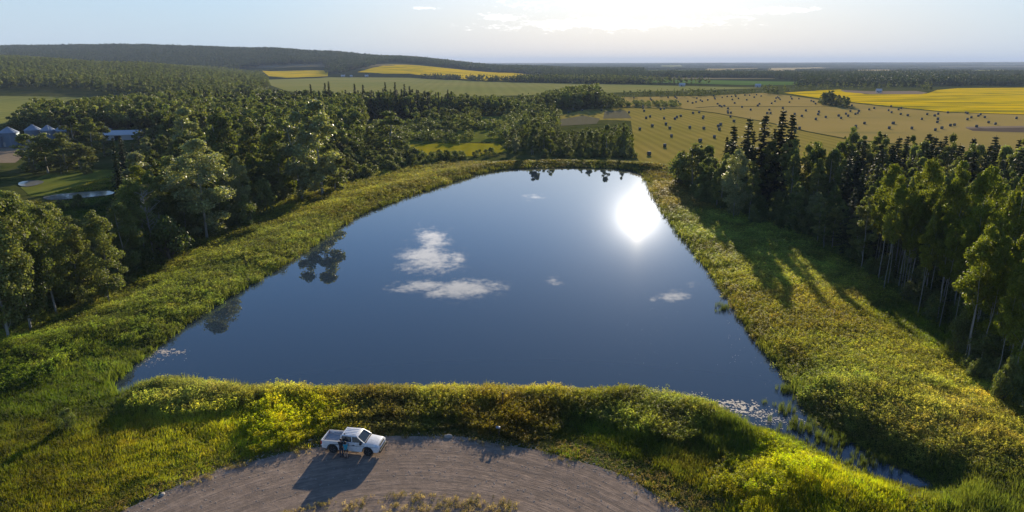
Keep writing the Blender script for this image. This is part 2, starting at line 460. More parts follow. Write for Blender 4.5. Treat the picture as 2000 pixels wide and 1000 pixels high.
M['ground'] = ground_material()

def field_mat(name, a, b, stripe_rot=0.0, stripe_w=4.0, stripe=.35, patch=.02, c3=None, streak=None):
    m = new_mat(name); t = NT(m)
    base = t.mix(t.ramp(t.noise(patch, 4, .6), .35, .65), a, b)
    if c3 is not None:
        base = t.mix(t.ramp(t.noise(1.0, 4, .6, t.scaled((patch * .35, patch * 1.3, .01), stripe_rot)), .55, .70), base, c3)
    w = t.n('ShaderNodeTexWave', wave_type='BANDS', bands_direction='X'); w.inputs['Scale'].default_value = 1.0; w.inputs['Distortion'].default_value = 1.2
    w.inputs['Detail'].default_value = 2; w.inputs['Detail Scale'].default_value = .4
    k = 2 * math.pi / 20 / stripe_w * 10
    t.l(t.scaled((k / 3.14, k / 3.14 * .02, 1), stripe_rot), w.inputs['Vector'])
    s = t.math('MULTIPLY', w.outputs['Fac'], stripe)
    base = t.mix(s, base, tuple(v * .45 for v in a))
    g = t.noise(1.3, 4, .7)
    base = t.mix(t.math('MULTIPLY', g, .35), base, tuple(v * .5 for v in b))
    if streak is not None:
        base = t.mix(t.ramp(t.noise(1.0, 3, .5, t.scaled((.010, .10, .01), streak[1])), .53, .62), base, streak[0])
    t.out(t.pbr(base, 1, 0, 0, t.bump(g, .4, .1))); return m
M['mown'] = field_mat('mown_hay', (.31, .255, .055), (.38, .29, .07), R(-58), 9, .32, .02)
M['tanhay'] = field_mat('tan_hay', (.38, .285, .085), (.43, .31, .10), R(-20), 12, .12, .012, (.27, .23, .08))
M['canola'] = field_mat('canola_bloom', (.72, .50, .008), (.82, .54, .008), R(-10), 14, .10, .01, streak=((.16, .17, .02), R(8)))
M['palegreen'] = field_mat('pale_green_crop', (.25, .26, .075), (.31, .29, .09), R(-70), 16, .16, .006)
M['leftfield'] = field_mat('striped_crop', (.24, .25, .065), (.30, .29, .08), R(80), 9, .3, .02)
M['green'] = field_mat('green_crop', (.10, .18, .035), (.13, .21, .05), 0, 16, .1, .01)
M['tan'] = field_mat('ripe_tan_crop', (.50, .38, .17), (.55, .42, .20), 0, 16, .1, .01)
M['yellowgrass'] = field_mat('yellow_grass', (.28, .26, .018), (.38, .31, .022), R(-70), 7, .3, .05)
M['softmeadow'] = field_mat('soft_meadow', (.13, .16, .03), (.18, .19, .035), R(-70), 7, .3, .08)
M['dirt'] = simple('bare_dirt', (.26, .20, .14), .95, spec=0, var=.3, scale=.5)
M['darkdirt'] = simple('ploughed_soil', (.13, .10, .075), .95, spec=0, var=.3, scale=.3)
M['greysoil'] = simple('grey_fallow', (.15, .135, .08), .95, spec=0, var=.15, scale=.3)
M['ditch'] = simple('ditch_grass', (.05, .06, .02), .95, spec=0, var=.4, scale=.8)

def water_mat():
    m = new_mat('pond_water'); t = NT(m)
    b = t.bump(t.math('MULTIPLY', t.noise(1.0, 3, .5, t.scaled((2.2, 1.4, 1))), t.ramp(t.noise(.045, 3, .6), .45, .62, .1, 1.0)), .004, .05)
    b2 = t.bump(t.noise(1.0, 4, .6, t.scaled((5, 3, 1))), .05, .05)
    body = t.n('ShaderNodeBsdfDiffuse'); body.inputs['Color'].default_value = (.026, .042, .060, 1)
    gl = []
    for r, nm in ((.012, b), (.05, b), (.16, b2)):
        g = t.n('ShaderNodeBsdfGlossy'); g.inputs['Roughness'].default_value = r; g.inputs['Color'].default_value = (1, 1, 1, 1); t.l(nm, g.inputs['Normal']); gl.append(g.outputs[0])
    m1 = t.n('ShaderNodeMixShader'); m1.inputs[0].default_value = 1.0; t.l(gl[1], m1.inputs[1]); t.l(gl[2], m1.inputs[2])
    m2 = t.n('ShaderNodeMixShader'); m2.inputs[0].default_value = .0003; t.l(gl[0], m2.inputs[1]); t.l(m1.outputs[0], m2.inputs[2])
    fr = t.n('ShaderNodeFresnel'); fr.inputs['IOR'].default_value = 1.44
    ms = t.n('ShaderNodeMixShader'); t.l(fr.outputs[0], ms.inputs[0]); t.l(body.outputs[0], ms.inputs[1]); t.l(m2.outputs[0], ms.inputs[2])
    t.out(ms.outputs[0]); return m
M['water'] = water_mat()
def creek_mat():
    m = new_mat('murky_creek_water'); t = NT(m)
    d = t.n('ShaderNodeBsdfDiffuse'); t.l(t.mix(t.noise(.4, 3), (.16, .16, .14), (.26, .25, .22)), d.inputs['Color'])
    g = t.n('ShaderNodeBsdfGlossy'); g.inputs['Roughness'].default_value = .08; g.inputs['Color'].default_value = (.8, .85, .9, 1)
    ms = t.n('ShaderNodeMixShader'); ms.inputs[0].default_value = .35; t.l(d.outputs[0], ms.inputs[1]); t.l(g.outputs[0], ms.inputs[2]); t.out(ms.outputs[0]); return m
M['creek'] = creek_mat()

def gravel_mat():
    m = new_mat('gravel_track'); t = NT(m)
    sep = t.n('ShaderNodeSeparateXYZ'); t.l(t.pos(), sep.inputs[0])
    dx = t.math('SUBTRACT', sep.outputs[0], TRACK_C[0]); dy = t.math('SUBTRACT', sep.outputs[1], TRACK_C[1])
    r = t.math('SQRT', t.math('ADD', t.math('MULTIPLY', dx, dx), t.math('MULTIPLY', dy, dy)))
    an = t.math('MULTIPLY', t.math('ARCTAN2', dx, dy), 5.0)
    cb = t.n('ShaderNodeCombineXYZ'); t.l(t.math('MULTIPLY', r, 3.2), cb.inputs[0]); t.l(an, cb.inputs[1])
    rut = t.math('ADD', t.math('MULTIPLY', t.noise(1.0, 5, .7, cb.outputs[0], 1.2), .55), t.math('MULTIPLY', t.noise(1.3, 5, .65), .45))
    cb2 = t.n('ShaderNodeCombineXYZ'); t.l(t.math('MULTIPLY', r, 1.5), cb2.inputs[0]); t.l(t.math('MULTIPLY', an, .22), cb2.inputs[1]); trk = t.noise(1.0, 2, .5, cb2.outputs[0], .15)
    fine = t.noise(9, 5, .8); grit = t.noise(40, 2, .6); big = t.noise(.5, 4, .6)
    c = t.mix(t.ramp(big, .3, .7), (.30, .225, .175), (.355, .268, .205))
    c = t.mix(t.ramp(rut, .42, .62), tuple([.21, .16, .125]), c)
    c = t.mix(t.math('MULTIPLY', t.ramp(trk, .50, .60), .45), c, (.17, .135, .11))
    c = t.mix(t.math('MULTIPLY', t.ramp(grit, .55, .8), .5), c, (.34, .30, .26))
    h = t.math('ADD', t.math('MULTIPLY', rut, 1.6), t.math('MULTIPLY', fine, .35))
    t.out(t.pbr(c, 1, 0, 0, t.bump(h, .6, .12))); return m
TRACK_C = ROAD_C
M['gravel'] = gravel_mat()

# ------------------------------------------------------------------ ground sheet
def build_ground():
    q = np.linspace(-1.15, 1.15, 420)
    ys = [-22.0]
    while ys[-1] < 28: ys.append(ys[-1] + 1.5)
    while ys[-1] < 320: ys.append(ys[-1] * 1.0065 + .02)
    while ys[-1] < 29000: ys.append(ys[-1] * 1.02)
    ys = np.array(ys); Q, Y = np.meshgrid(q, ys); X = Q * (Y + 60)
    Z = height(X, Y) - .02 * sstep(600, 2000, Y)
    n, k = Y.shape
    v = np.stack([X, Y, Z], -1).reshape(-1, 3)
    i = np.arange((n - 1) * k).reshape(n - 1, k)[:, :-1].ravel()
    f = np.stack([i, i + 1, i + k + 1, i + k], -1)
    o = bpy.data.objects.new('ground', np_mesh('ground', v, f, [M['ground']], smooth=True)); link(o); tag(o, kind='structure')
build_ground()

def drape(name, poly, mat, lift=.03, step=None, ripple=0.0):
    """a sheet of land inside a world polygon, following the ground"""
    P = np.array(poly); edge = []
    n = len(poly)
    for i in range(n):
        a, b = P[i], P[(i + 1) % n]; L = np.hypot(*(b - a)); dist = max(40, min(np.hypot(*a), np.hypot(*b)))
        st = step or dist * .02
        m = max(1, int(L / st)); 
        for k in range(m): edge.append(a + (b - a) * k / m)
    edge = np.array(edge)
    x0, y0 = edge.min(0); x1, y1 = edge.max(0); pts = []
    y = y0
    while y < y1:
        st = step or max(40, abs(y)) * .02
        xs = np.arange(x0, x1, st); xs = xs + RNG.uniform(-.2, .2, len(xs)) * st
        yy = np.full(len(xs), y) + RNG.uniform(-.2, .2, len(xs)) * st
        ok = in_poly(xs, yy, edge) & (seg_dist(xs, yy, edge) > st * .35)
        pts += list(zip(xs[ok], yy[ok])); y += st
    allp = [Vector(p) for p in edge] + [Vector(p) for p in pts]
    ne = len(edge)
    res = geometry.delaunay_2d_cdt(allp, [(i, (i + 1) % ne) for i in range(ne)], [], 1, 1e-4)
    vs = np.array([(v.x, v.y) for v in res[0]]); tris = []
    for f in res[2]:
        for k in range(1, len(f) - 1): tris.append((f[0], f[k], f[k + 1]))
    z = height(vs[:, 0], vs[:, 1]) + lift
    me = np_mesh(name, np.column_stack([vs, z]), np.array(tris), [mat], smooth=True)
    o = link(bpy.data.objects.new(name, me)); tag(o, kind='structure')
    return o

def hits(pts): return [hit(*p) for p in pts]

def lift_far(name, pts, mat, lift, step=None): return drape(name, hits(pts), mat, lift, step)

# pond
def build_water():
    big = []
    C = np.array(WL).mean(0)
    # grow the waterline a little so that the shore covers its edge
    n = len(WL)
    for i in range(n):
        a = np.array(WL[i - 1]); b = np.array(WL[(i + 1) % n]); t = b - a; t = t / np.hypot(*t)
        nrm = np.array((t[1], -t[0]))
        p = np.array(WL[i]); 
        if in_poly(np.array([p[0] + nrm[0] * .3]), np.array([p[1] + nrm[1] * .3]), WL)[0]: nrm = -nrm
        big.append(tuple(p + nrm * .35))
    bm = bmesh.new(); vs = [bm.verts.new((x, y, 0)) for x, y in big]; bm.faces.new(vs)
    bmesh.ops.triangulate(bm, faces=bm.faces[:]); bmesh.ops.recalc_face_normals(bm, faces=bm.faces[:])
    me = bpy.data.meshes.new('pond_water'); bm.to_mesh(me); bm.free()
    if me.polygons[0].normal.z < 0: me.flip_normals()
    me.materials.append(M['water'])
    tag(link(bpy.data.objects.new('pond_water', me)), kind='structure')
build_water()

# track
def build_road():
    cx, cyy, r = ROAD_C; pts = []
    for k in range(60):
        a = math.pi * k / 59; rr = r + .25 * math.sin(a * 9) + .15 * math.sin(a * 23)
        pts.append((cx + rr * math.cos(a), cyy + rr * math.sin(a)))
    pts.append((pts[-1][0], -18)); pts.append((pts[0][0], -18))
    drape('gravel_track', pts, M['gravel'], .03, .8)
build_road()

# fields
lift_far('mown_hay_field', [(1232, 236), (1180, 234), (1098, 240), (1092, 226), (1150, 213), (1215, 211), (1330, 213), (1400, 222), (1500, 240), (1575, 258), (1650, 272), (2150, 330), (2150, 350), (1560, 350), (1330, 322), (1296, 322), (1262, 318), (1238, 300), (1236, 262)], M['mown'], .06)
lift_far('tan_hay_field', [(1215, 209.5), (1213, 190), (1380, 187.5), (1490, 181.5), (1545, 187), (1600, 195), (1660, 201), (1750, 211), (1850, 220), (1950, 223), (2150, 229), (2150, 325), (1650, 270), (1575, 256), (1500, 238.5), (1400, 220.5), (1330, 211.5)], M['tanhay'], .06)
lift_far('canola_field', [(1530, 181), (1590, 177.5), (1640, 174.5), (1690, 184), (1810, 183), (1830, 176), (1870, 172.5), (2150, 170), (2150, 228), (1950, 222), (1850, 218.5), (1750, 209), (1660, 199), (1600, 192)], M['canola'], .12)
lift_far('canola_hillside', [(698, 141), (730, 132), (762, 126.5), (850, 131), (1000, 142), (1108, 151), (1050, 153.5), (1000, 159), (950, 158), (890, 153), (800, 144), (750, 144)], M['canola'], .25)
lift_far('canola_strip', [(512, 138), (642, 138), (640, 149), (560, 152), (525, 149)], M['canola'], .25)
lift_far('pale_field', [(500, 156), (640, 151), (800, 152), (960, 160), (1110, 163), (1330, 168), (1420, 170), (1500, 172), (1300, 178), (1100, 184), (960, 188), (700, 192), (560, 178)], M['palegreen'], .15)
lift_far('striped_field', [(-160, 187), (172, 190), (190, 200), (60, 240), (-160, 250)], M['leftfield'], .08)
lift_far('green_field', [(1235, 154), (1400, 157), (1580, 160.5), (1592, 166), (1450, 166), (1240, 160)], M['green'], .2)
lift_far('ripe_field', [(1800, 151), (2150, 147), (2150, 159), (1950, 157.5)], M['tan'], .3)
for i, (pl, mt) in enumerate([([(1040, 133), (1110, 131), (1150, 132.5), (1070, 135)], 'palegreen'), ([(1500, 133), (1600, 131.5), (1620, 134), (1530, 138), (1500, 138)], 'tan'),
                              ([(1670, 136.5), (1750, 136), (1745, 139), (1675, 139)], 'tan'), ([(1290, 128), (1330, 127), (1335, 131), (1290, 131)], 'palegreen'),
                              ([(1900, 137), (2100, 136), (2100, 138.5), (1900, 139)], 'palegreen'), ([(1370, 134), (1480, 133), (1480, 136.5), (1380, 137.5)], 'tanhay')]):
    lift_far('distant_field', pl, M[mt], .4)
lift_far('fallow_patch', [(1181, 217), (1221, 216), (1234, 231), (1178, 232)], M['greysoil'], .1)
lift_far('fallow_patch', [(1095, 233), (1140, 226), (1172, 232), (1165, 242), (1095, 246)], M['greysoil'], .1)
lift_far('ploughed_strip', [(1885, 250), (2150, 246), (2150, 262), (1960, 258), (1900, 256)], M['darkdirt'], .1)
lift_far('dirt_road', [(1885, 248), (2150, 243.5), (2150, 247), (1890, 251.5)], M['dirt'], .13)
lift_far('building_site', [(1640, 176), (1700, 178.5), (1790, 178), (1812, 181), (1800, 184), (1700, 184), (1650, 180)], M['dirt'], .18)
lift_far('farmyard', [(-120, 283), (60, 284), (52, 300), (30, 318), (-120, 322)], M['dirt'], .05)
lift_far('yellow_meadow', [(800, 283), (880, 279), (975, 281), (990, 296), (930, 305), (840, 306), (800, 300)], M['yellowgrass'], .05)
lift_far('yellow_meadow', [(40, 366), (95, 338), (160, 330), (240, 333), (250, 362), (180, 368), (120, 382), (60, 384)], M['softmeadow'], .04)
lift_far('marsh_grass', [(700, 302), (700, 272), (790, 242), (830, 230), (1000, 226), (1095, 224), (1092, 262), (985, 276), (800, 281), (790, 302)], M['softmeadow'], .04)
def ribbon(name, px_line, w, mat, lift):
    P = [np.array(hit(*p)) for p in px_line]; a, b = [], []
    for i, p in enumerate(P):
        t = P[min(i + 1, len(P) - 1)] - P[max(i - 1, 0)]; t = t / np.hypot(*t); nrm = np.array((-t[1], t[0]))
        a.append(tuple(p + nrm * w / 2)); b.append(tuple(p - nrm * w / 2))
    return drape(name, a + b[::-1], mat, lift)
ribbon('ditch', [(1130, 212), (1215, 210.5), (1330, 212.5), (1400, 221.5), (1500, 239.5), (1575, 257), (1650, 271)], 2.2, M['ditch'], .14)
ribbon('ditch', [(1360, 210.5), (1400, 208), (1520, 208.5), (1640, 209), (1668, 213)], 4, M['ditch'], .14)
for i, pl in enumerate([[(36, 356), (70, 352), (92, 356), (60, 366), (36, 364)], [(84, 384), (130, 378), (180, 375), (224, 373), (222, 381), (160, 387), (120, 391), (86, 391)],
                        [(836, 235), (852, 233), (859, 245), (840, 246)], [(832, 250), (868, 248), (868, 252), (834, 253)], [(843, 262), (852, 261), (852, 265), (845, 266)], [(990, 242), (997, 243), (995, 249), (989, 248)]]):
    P = hits(pl); bm = bmesh.new(); zz = max(hz(*p) for p in P) + .12
    bm.faces.new([bm.verts.new((x, y, zz)) for x, y in chaikin(P, 1)]); bmesh.ops.triangulate(bm, faces=bm.faces[:])
    me = bpy.data.meshes.new('creek_water'); bm.normal_update(); bm.to_mesh(me); bm.free()
    if me.polygons[0].normal.z < 0: me.flip_normals()
    me.materials.append(M['creek'] if i < 2 else M['water']); tag(link(bpy.data.objects.new('creek_water', me)), kind='structure')

# ------------------------------------------------------------------ plants: meshes
def quads_from(centers, sizes, rng, up=0.25, col=None, outward=None, aspect=1.0):
    n = len(centers)
    nr = rng.normal(size=(n, 3)); nr /= np.linalg.norm(nr, axis=1)[:, None]
    if outward is not None: nr = nr + outward * .9
    nr[:, 2] += up; nr /= np.linalg.norm(nr, axis=1)[:, None]
    a = np.cross(nr, rng.normal(size=(n, 3))); a /= np.linalg.norm(a, axis=1)[:, None] + 1e-9
    b = np.cross(nr, a); s = np.asarray(sizes)[:, None] / 2
    v = np.stack([centers + a * s * aspect, centers + b * s * .8, centers - a * s * aspect, centers - b * s * .8], 1).reshape(-1, 3)
    f = np.arange(4 * n).reshape(n, 4)
    return v, f
def rep4(c): return np.repeat(c, 4, axis=0)

def lobes_crown(rng, base, top, rad, n_lobes, n_leaf, leaf, shape='oval', lobe_r=(.28, .45)):
    """crown as leaf faces around many lobes"""
    cs, rs = [], []
    for i in range(n_lobes):
        u = rng.random() ** .85; z = base + (top - base) * u
        if shape == 'oval': env = math.sin(math.pi * min(1, .12 + u * .84)) ** .7
        elif shape == 'spire': env = (1 - u) ** .75 * (.45 + .55 * min(1, u * 6 + .3))
        elif shape == 'top': env = math.sin(math.pi * min(1, .25 + u * .72)) ** .6
        else: env = math.sqrt(max(0, 1 - u * u)) 
        rr = rng.uniform(*lobe_r) * rad * (.75 + .5 * rng.random())
        a = rng.uniform(0, 2 * math.pi); d = max(0, rad * env - rr * .6) * math.sqrt(rng.uniform(.25, 1)) * rng.uniform(.85, 1.2)
        cs.append((d * math.cos(a), d * math.sin(a), z)); rs.append(rr * (.6 + .4 * env))
    cs = np.array(cs); rs = np.array(rs)
    w = rs ** 2 / (rs ** 2).sum(); k = rng.choice(n_lobes, n_leaf, p=w)
    d = rng.normal(size=(n_leaf, 3)); d /= np.linalg.norm(d, axis=1)[:, None]
    r = rs[k] * (rng.random(n_leaf) ** .33) * rng.uniform(.85, 1.18, n_leaf)
    P = cs[k] + d * r[:, None] * np.array((1, 1, .85))
    bright = rng.uniform(.72, 1.3, n_leaf) * rng.uniform(.8, 1.2, n_lobes)[k]
    hue = rng.uniform(-.12, .12, n_leaf)
    col = np.column_stack([bright * (1 + hue), bright, bright * (1 - hue), np.ones(n_leaf)])
    v, f = quads_from(P, leaf * rng.uniform(.7, 1.35, n_leaf), rng, .25, outward=d)
    return v, f, rep4(col), cs

def broadleaf(name, seed, h, rad, base, n_lobes, n_leaf, leaf, leafmat, shape='oval', stems=1, trunk_r=.16, bark='bark', branches=14, lobe_r=(.28, .45)):
    rng = np.random.default_rng(seed)
    v, f, c, cs = lobes_crown(rng, base, h, rad, n_lobes, n_leaf, leaf, shape, lobe_r)
    crown = np_mesh(name + '_crown', v, f, [M[leafmat]], col=c)
    mb = MB()
    for s in range(stems):
        lean = rng.normal(size=2) * (.035 * h if stems == 1 else .13 * h); off = rng.normal(size=2) * (.0 if stems == 1 else .5)
        pts = []; rads = []
        hh = h * rng.uniform(.82, .96) if shape != 'dome' else h * .7
        for i in range(7):
            u = i / 6; pts.append((off[0] + lean[0] * u ** 1.4 + rng.normal() * .05 * (i > 0), off[1] + lean[1] * u ** 1.4 + rng.normal() * .05 * (i > 0), hh * u - (.6 if i == 0 else 0))); rads.append(trunk_r * (1 - .85 * u) / (1 if stems == 1 else 1.6))
        mb.tube(pts, rads, 6)
        for j in range(branches // stems):
            cpt = cs[rng.integers(len(cs))]; z0 = min(max(cpt[2] - rng.uniform(.8, 2.2), base * .7), hh * .95); u = max(0, z0 / hh)
            p0 = np.array((off[0] + lean[0] * u ** 1.4, off[1] + lean[1] * u ** 1.4, z0))
            mid = p0 * .5 + cpt * .5 + np.array((0, 0, -.2))
            mb.tube([p0, mid, cpt], [trunk_r * .38 * (1.1 - u), trunk_r * .22 * (1.1 - u), .015], 4, False)
    tr = mb.mesh(name + '_trunk', M[bark], smooth=True)
    return tr, crown

def spruce(name, seed, h, rad, dens=1.0, leaf=.5):
    rng = np.random.default_rng(seed); P = []; S = []; O = []
    z = h * .08; levels = int(38 * dens)
    for L in range(levels):
        u = L / levels; zz = h * (.08 + .9 * u ** .95); R0 = rad * ((1 - u) ** .9) * rng.uniform(.92, 1.06) + .05
        nb = int(rng.integers(9, 13) * (1 - .4 * u))
        for b in range(max(3, nb)):
            a = rng.uniform(0, 2 * math.pi); Lb = R0 * rng.uniform(.45, 1.25); m = max(2, int(Lb / leaf * 3.6))
            for k in range(m):
                s = (k + .6) / m; r = Lb * s
                P.append((r * math.cos(a) + rng.normal() * .08, r * math.sin(a) + rng.normal() * .08, zz - .38 * r + .10 * r * s + rng.normal() * .05)); S.append(leaf * (1.15 - .5 * s))
                O.append((math.cos(a) * .1, math.sin(a) * .1, .9))
    P = np.array(P); n = len(P); O = np.array(O)
    bright = rng.uniform(.65, 1.35, n); col = np.column_stack([bright, bright, bright * .9, np.ones(n)])
    v, f = quads_from(P, np.array(S), rng, .3, outward=O, aspect=1.2)
    crown = np_mesh(name + '_crown', v, f, [M['spruce']], col=rep4(col))
    mb = MB(); mb.tube([(0, 0, -.5), (0, 0, h * .5), (0, 0, h * .99)], [.17, .1, .015], 6)
    return mb.mesh(name + '_trunk', M['darkbark'], smooth=True), crown

# individual trees: detailed (near) and medium variants, unit = metres, scaled per tree
V = {}
V['poplar_near'] = [broadleaf(f'poplar{i}', 10 + i, 14, 2.9, 1.6, 70, 13500, .215, 'poplar', trunk_r=.13, lobe_r=(.2, .36)) for i in range(4)]
V['silver_near'] = [broadleaf(f'silver{i}', 20 + i, 14, 2.9, 1.4, 72, 13500, .215, 'silver', trunk_r=.13, lobe_r=(.2, .36)) for i in range(2)]
V['aspen_near'] = [broadleaf(f'aspen{i}', 30 + i, 15, 2.3, 7.6, 42, 7600, .20, 'aspen', 'top', trunk_r=.085, lobe_r=(.2, .34)) for i in range(4)]
V['aspenfull_near'] = [broadleaf(f'aspenfull{i}', 40 + i, 15, 2.9, 1.6, 64, 12500, .21, 'aspen', 'oval', trunk_r=.1, lobe_r=(.2, .34)) for i in range(2)]
V['forest_near'] = [broadleaf(f'forestpoplar{i}', 50 + i, 14, 2.0, 3.8, 48, 7200, .22, 'poplar', 'oval', trunk_r=.10, lobe_r=(.22, .36)) for i in range(4)]
V['bush_near'] = [broadleaf(f'bush{i}', 70 + i, 3.4, 2.1, .3, 22, 3600, .17, 'willow', 'dome', stems=4, trunk_r=.09, bark='darkbark', branches=12, lobe_r=(.25, .4)) for i in range(4)]
V['spruce_near'] = [spruce(f'spruce{i}', 90 + i, 15, 2.3, 1.0, .42) for i in range(4)]
V['poplar_mid'] = [broadleaf(f'midpoplar{i}', 110 + i, 13, 2.4, .8, 28, 3600, .36, 'poplar') for i in range(4)]
V['silver_mid'] = [broadleaf(f'midsilver{i}', 25 + i, 13, 2.4, .8, 34, 5200, .32, 'silver') for i in range(2)]
V['aspen_mid'] = [broadleaf(f'midaspen{i}', 120 + i, 13, 2.3, 2.0, 24, 3000, .36, 'aspen') for i in range(3)]
V['bush_mid'] = [broadleaf(f'midbush{i}', 130 + i, 3.6, 2.5, .2, 18, 1300, .34, 'willow', 'dome', stems=3, trunk_r=.1, bark='darkbark', branches=6, lobe_r=(.25, .42)) for i in range(4)]
V['spruce_mid'] = [spruce(f'midspruce{i}', 140 + i, 15, 2.0, .75, .62) for i in range(3)]

# stuff variants (one mesh each, leaves only + stub trunk colour not needed at that size)
def far_tree(seed, h, rad, n, leaf, mat, shape):
    rng = np.random.default_rng(seed); v, f, c, cs = lobes_crown(rng, h * .12, h, rad, 9, n, leaf, shape, (.4, .6))
    return np_mesh(f'far_tree_mesh', v, f, [M[mat]], col=c)
def far_grove(seed, n_tree, R0, leaf, k=26):
    rng = np.random.default_rng(seed); VV = []; FF = []; CC = []; MI = []; b = 0
    for i in range(n_tree):
        a = rng.uniform(0, 6.28); r = R0 * math.sqrt(rng.random()); h = rng.uniform(9, 15)
        con = rng.random() < .25
        v, f, c, _ = lobes_crown(rng, h * .05, h, 1.7 if con else 3.0, 5, k, leaf * (.8 if con else 1), 'spire' if con else 'oval', (.45, .7))
        v = v + np.array((r * math.cos(a), r * math.sin(a), 0)); VV.append(v); FF.append(f + b); b += len(v); CC.append(c); MI.append(np.full(len(f), 1 if con else 0))
    return np_mesh('far_grove_mesh', np.concatenate(VV), np.concatenate(FF), [M['farwood'], M['spruce']], col=np.concatenate(CC), mat_idx=np.concatenate(MI))
def src_collection(name, meshes):
    c = bpy.data.collections.new(name)
    for i, me in enumerate(meshes):
        c.objects.link(bpy.data.objects.new(f'{name}_{i}', me))
    return c
FAR = {}
FAR['decid'] = src_collection('decid', [far_tree(200 + i, 12, 2.6, 620, .68, 'midwood', 'oval') for i in range(4)])
FAR['conif'] = src_collection('conif', [spruce(f'farspruce{i}', 210 + i, 15, 2.1, .6, .85)[1] for i in range(3)])
FAR['small'] = src_collection('small', [far_tree(220 + i, 3.5, 2.3, 260, .5, 'willow', 'dome') for i in range(3)])
FAR['grove'] = src_collection('grove', [far_grove(230 + i, 22, 17, 2.0) for i in range(3)])
FAR['biggrove'] = src_collection('biggrove', [far_grove(240 + i, 60, 45, 3.6, 16) for i in range(3)])

def scatter(name, pts, coll, scale, rot=None, idx=None, tint=None, tilt=None, kind='stuff', label=None):
    """points -> instances of the collection's meshes (one object of kind stuff)"""
    n = len(pts); me = bpy.data.meshes.new(name); me.vertices.add(n); me.vertices.foreach_set('co', np.asarray(pts, np.float32).ravel())
    def attr(nm, typ, dat, key): a = me.attributes.new(nm, typ, 'POINT'); a.data.foreach_set(key, np.ascontiguousarray(dat).ravel())
    rot = RNG.uniform(0, 2 * math.pi, n) if rot is None else rot
    rv = np.zeros((n, 3), np.float32); rv[:, 2] = rot
    if tilt is not None: rv[:, 0] = tilt
    sc = np.asarray(scale, np.float32)
    if sc.ndim == 1: sc = np.repeat(sc[:, None], 3, 1)
    attr('rot', 'FLOAT_VECTOR', rv, 'vector'); attr('scl', 'FLOAT_VECTOR', sc.astype(np.float32), 'vector')
    attr('idx', 'INT', (RNG.integers(0, 1000, n) if idx is None else idx).astype(np.int32), 'value')
    if tint is not None: attr('tint', 'FLOAT_COLOR', np.column_stack([tint, np.ones(n)]).astype(np.float32), 'color')
    o = link(bpy.data.objects.new(name, me)); tag(o, label=label, kind=kind)
    g = bpy.data.node_groups.new(name, 'GeometryNodeTree')
    g.interface.new_socket('Geometry', in_out='INPUT', socket_type='NodeSocketGeometry'); g.interface.new_socket('Geometry', in_out='OUTPUT', socket_type='NodeSocketGeometry')
    N = g.nodes.new; gi = N('NodeGroupInput'); go = N('NodeGroupOutput')
    ci = N('GeometryNodeCollectionInfo'); ci.inputs['Collection'].default_value = coll; ci.inputs['Separate Children'].default_value = True; ci.inputs['Reset Children'].default_value = True
    ip = N('GeometryNodeInstanceOnPoints'); ip.inputs['Pick Instance'].default_value = True
    def na(nm, dt):
        a = N('GeometryNodeInputNamedAttribute'); a.data_type = dt; a.inputs['Name'].default_value = nm; return a.outputs['Attribute']
    g.links.new(gi.outputs[0], ip.inputs['Points']); g.links.new(ci.outputs[0], ip.inputs['Instance'])
    g.links.new(na('idx', 'INT'), ip.inputs['Instance Index'])
    er = N('FunctionNodeEulerToRotation'); g.links.new(na('rot', 'FLOAT_VECTOR'), er.inputs[0]); g.links.new(er.outputs[0], ip.inputs['Rotation'])
    g.links.new(na('scl', 'FLOAT_VECTOR'), ip.inputs['Scale']); g.links.new(ip.outputs[0], go.inputs[0])
    md = o.modifiers.new('scatter', 'NODES'); md.node_group = g
    return o

def poisson(poly, spacing, seed, jitter=.45):
    """jittered hex points inside a world polygon"""
    rng = np.random.default_rng(seed); P = np.array(poly); x0, y0 = P.min(0); x1, y1 = P.max(0)
    xs = np.arange(x0, x1, spacing); ys = np.arange(y0, y1, spacing * .87); X, Y = np.meshgrid(xs, ys); X = X + (np.arange(len(ys)) % 2)[:, None] * spacing / 2
    X = X + rng.uniform(-jitter, jitter, X.shape) * spacing; Y = Y + rng.uniform(-jitter, jitter, Y.shape) * spacing
    X, Y = X.ravel(), Y.ravel(); k = in_poly(X, Y, poly); return X[k], Y[k]

# ------------------------------------------------------------------ individual trees
NAMES = {'aspenfull': 'aspen_tree', 'silver': 'poplar_tree', 'poplar': 'poplar_tree', 'aspen': 'aspen_tree', 'forest': 'poplar_tree', 'bush': 'willow_shrub', 'spruce': 'spruce_tree'}
CATS = {'aspenfull': 'aspen tree', 'silver': 'poplar tree', 'poplar': 'poplar tree', 'aspen': 'aspen tree', 'forest': 'poplar tree', 'bush': 'shrub', 'spruce': 'spruce tree'}
BASE_H = {'aspenfull': 15, 'silver': 14, 'poplar': 14, 'aspen': 15, 'forest': 14, 'bush': 3.4, 'spruce': 15}
BASE_HM = {'aspenfull': 13, 'silver': 13, 'poplar': 13, 'aspen': 13, 'forest': 13, 'bush': 3.6, 'spruce': 15}
BASE_R = {'aspenfull': 2.9, 'silver': 2.9, 'poplar': 2.9, 'aspen': 2.3, 'forest': 2.0, 'bush': 2.1, 'spruce': 2.3}
BASE_RM = {'aspenfull': 2.3, 'silver': 2.4, 'poplar': 2.4, 'aspen': 2.3, 'forest': 2.4, 'bush': 2.5, 'spruce': 2.0}
TREES = []   # (root, kind, x, y, h, zone)
_protos = {}
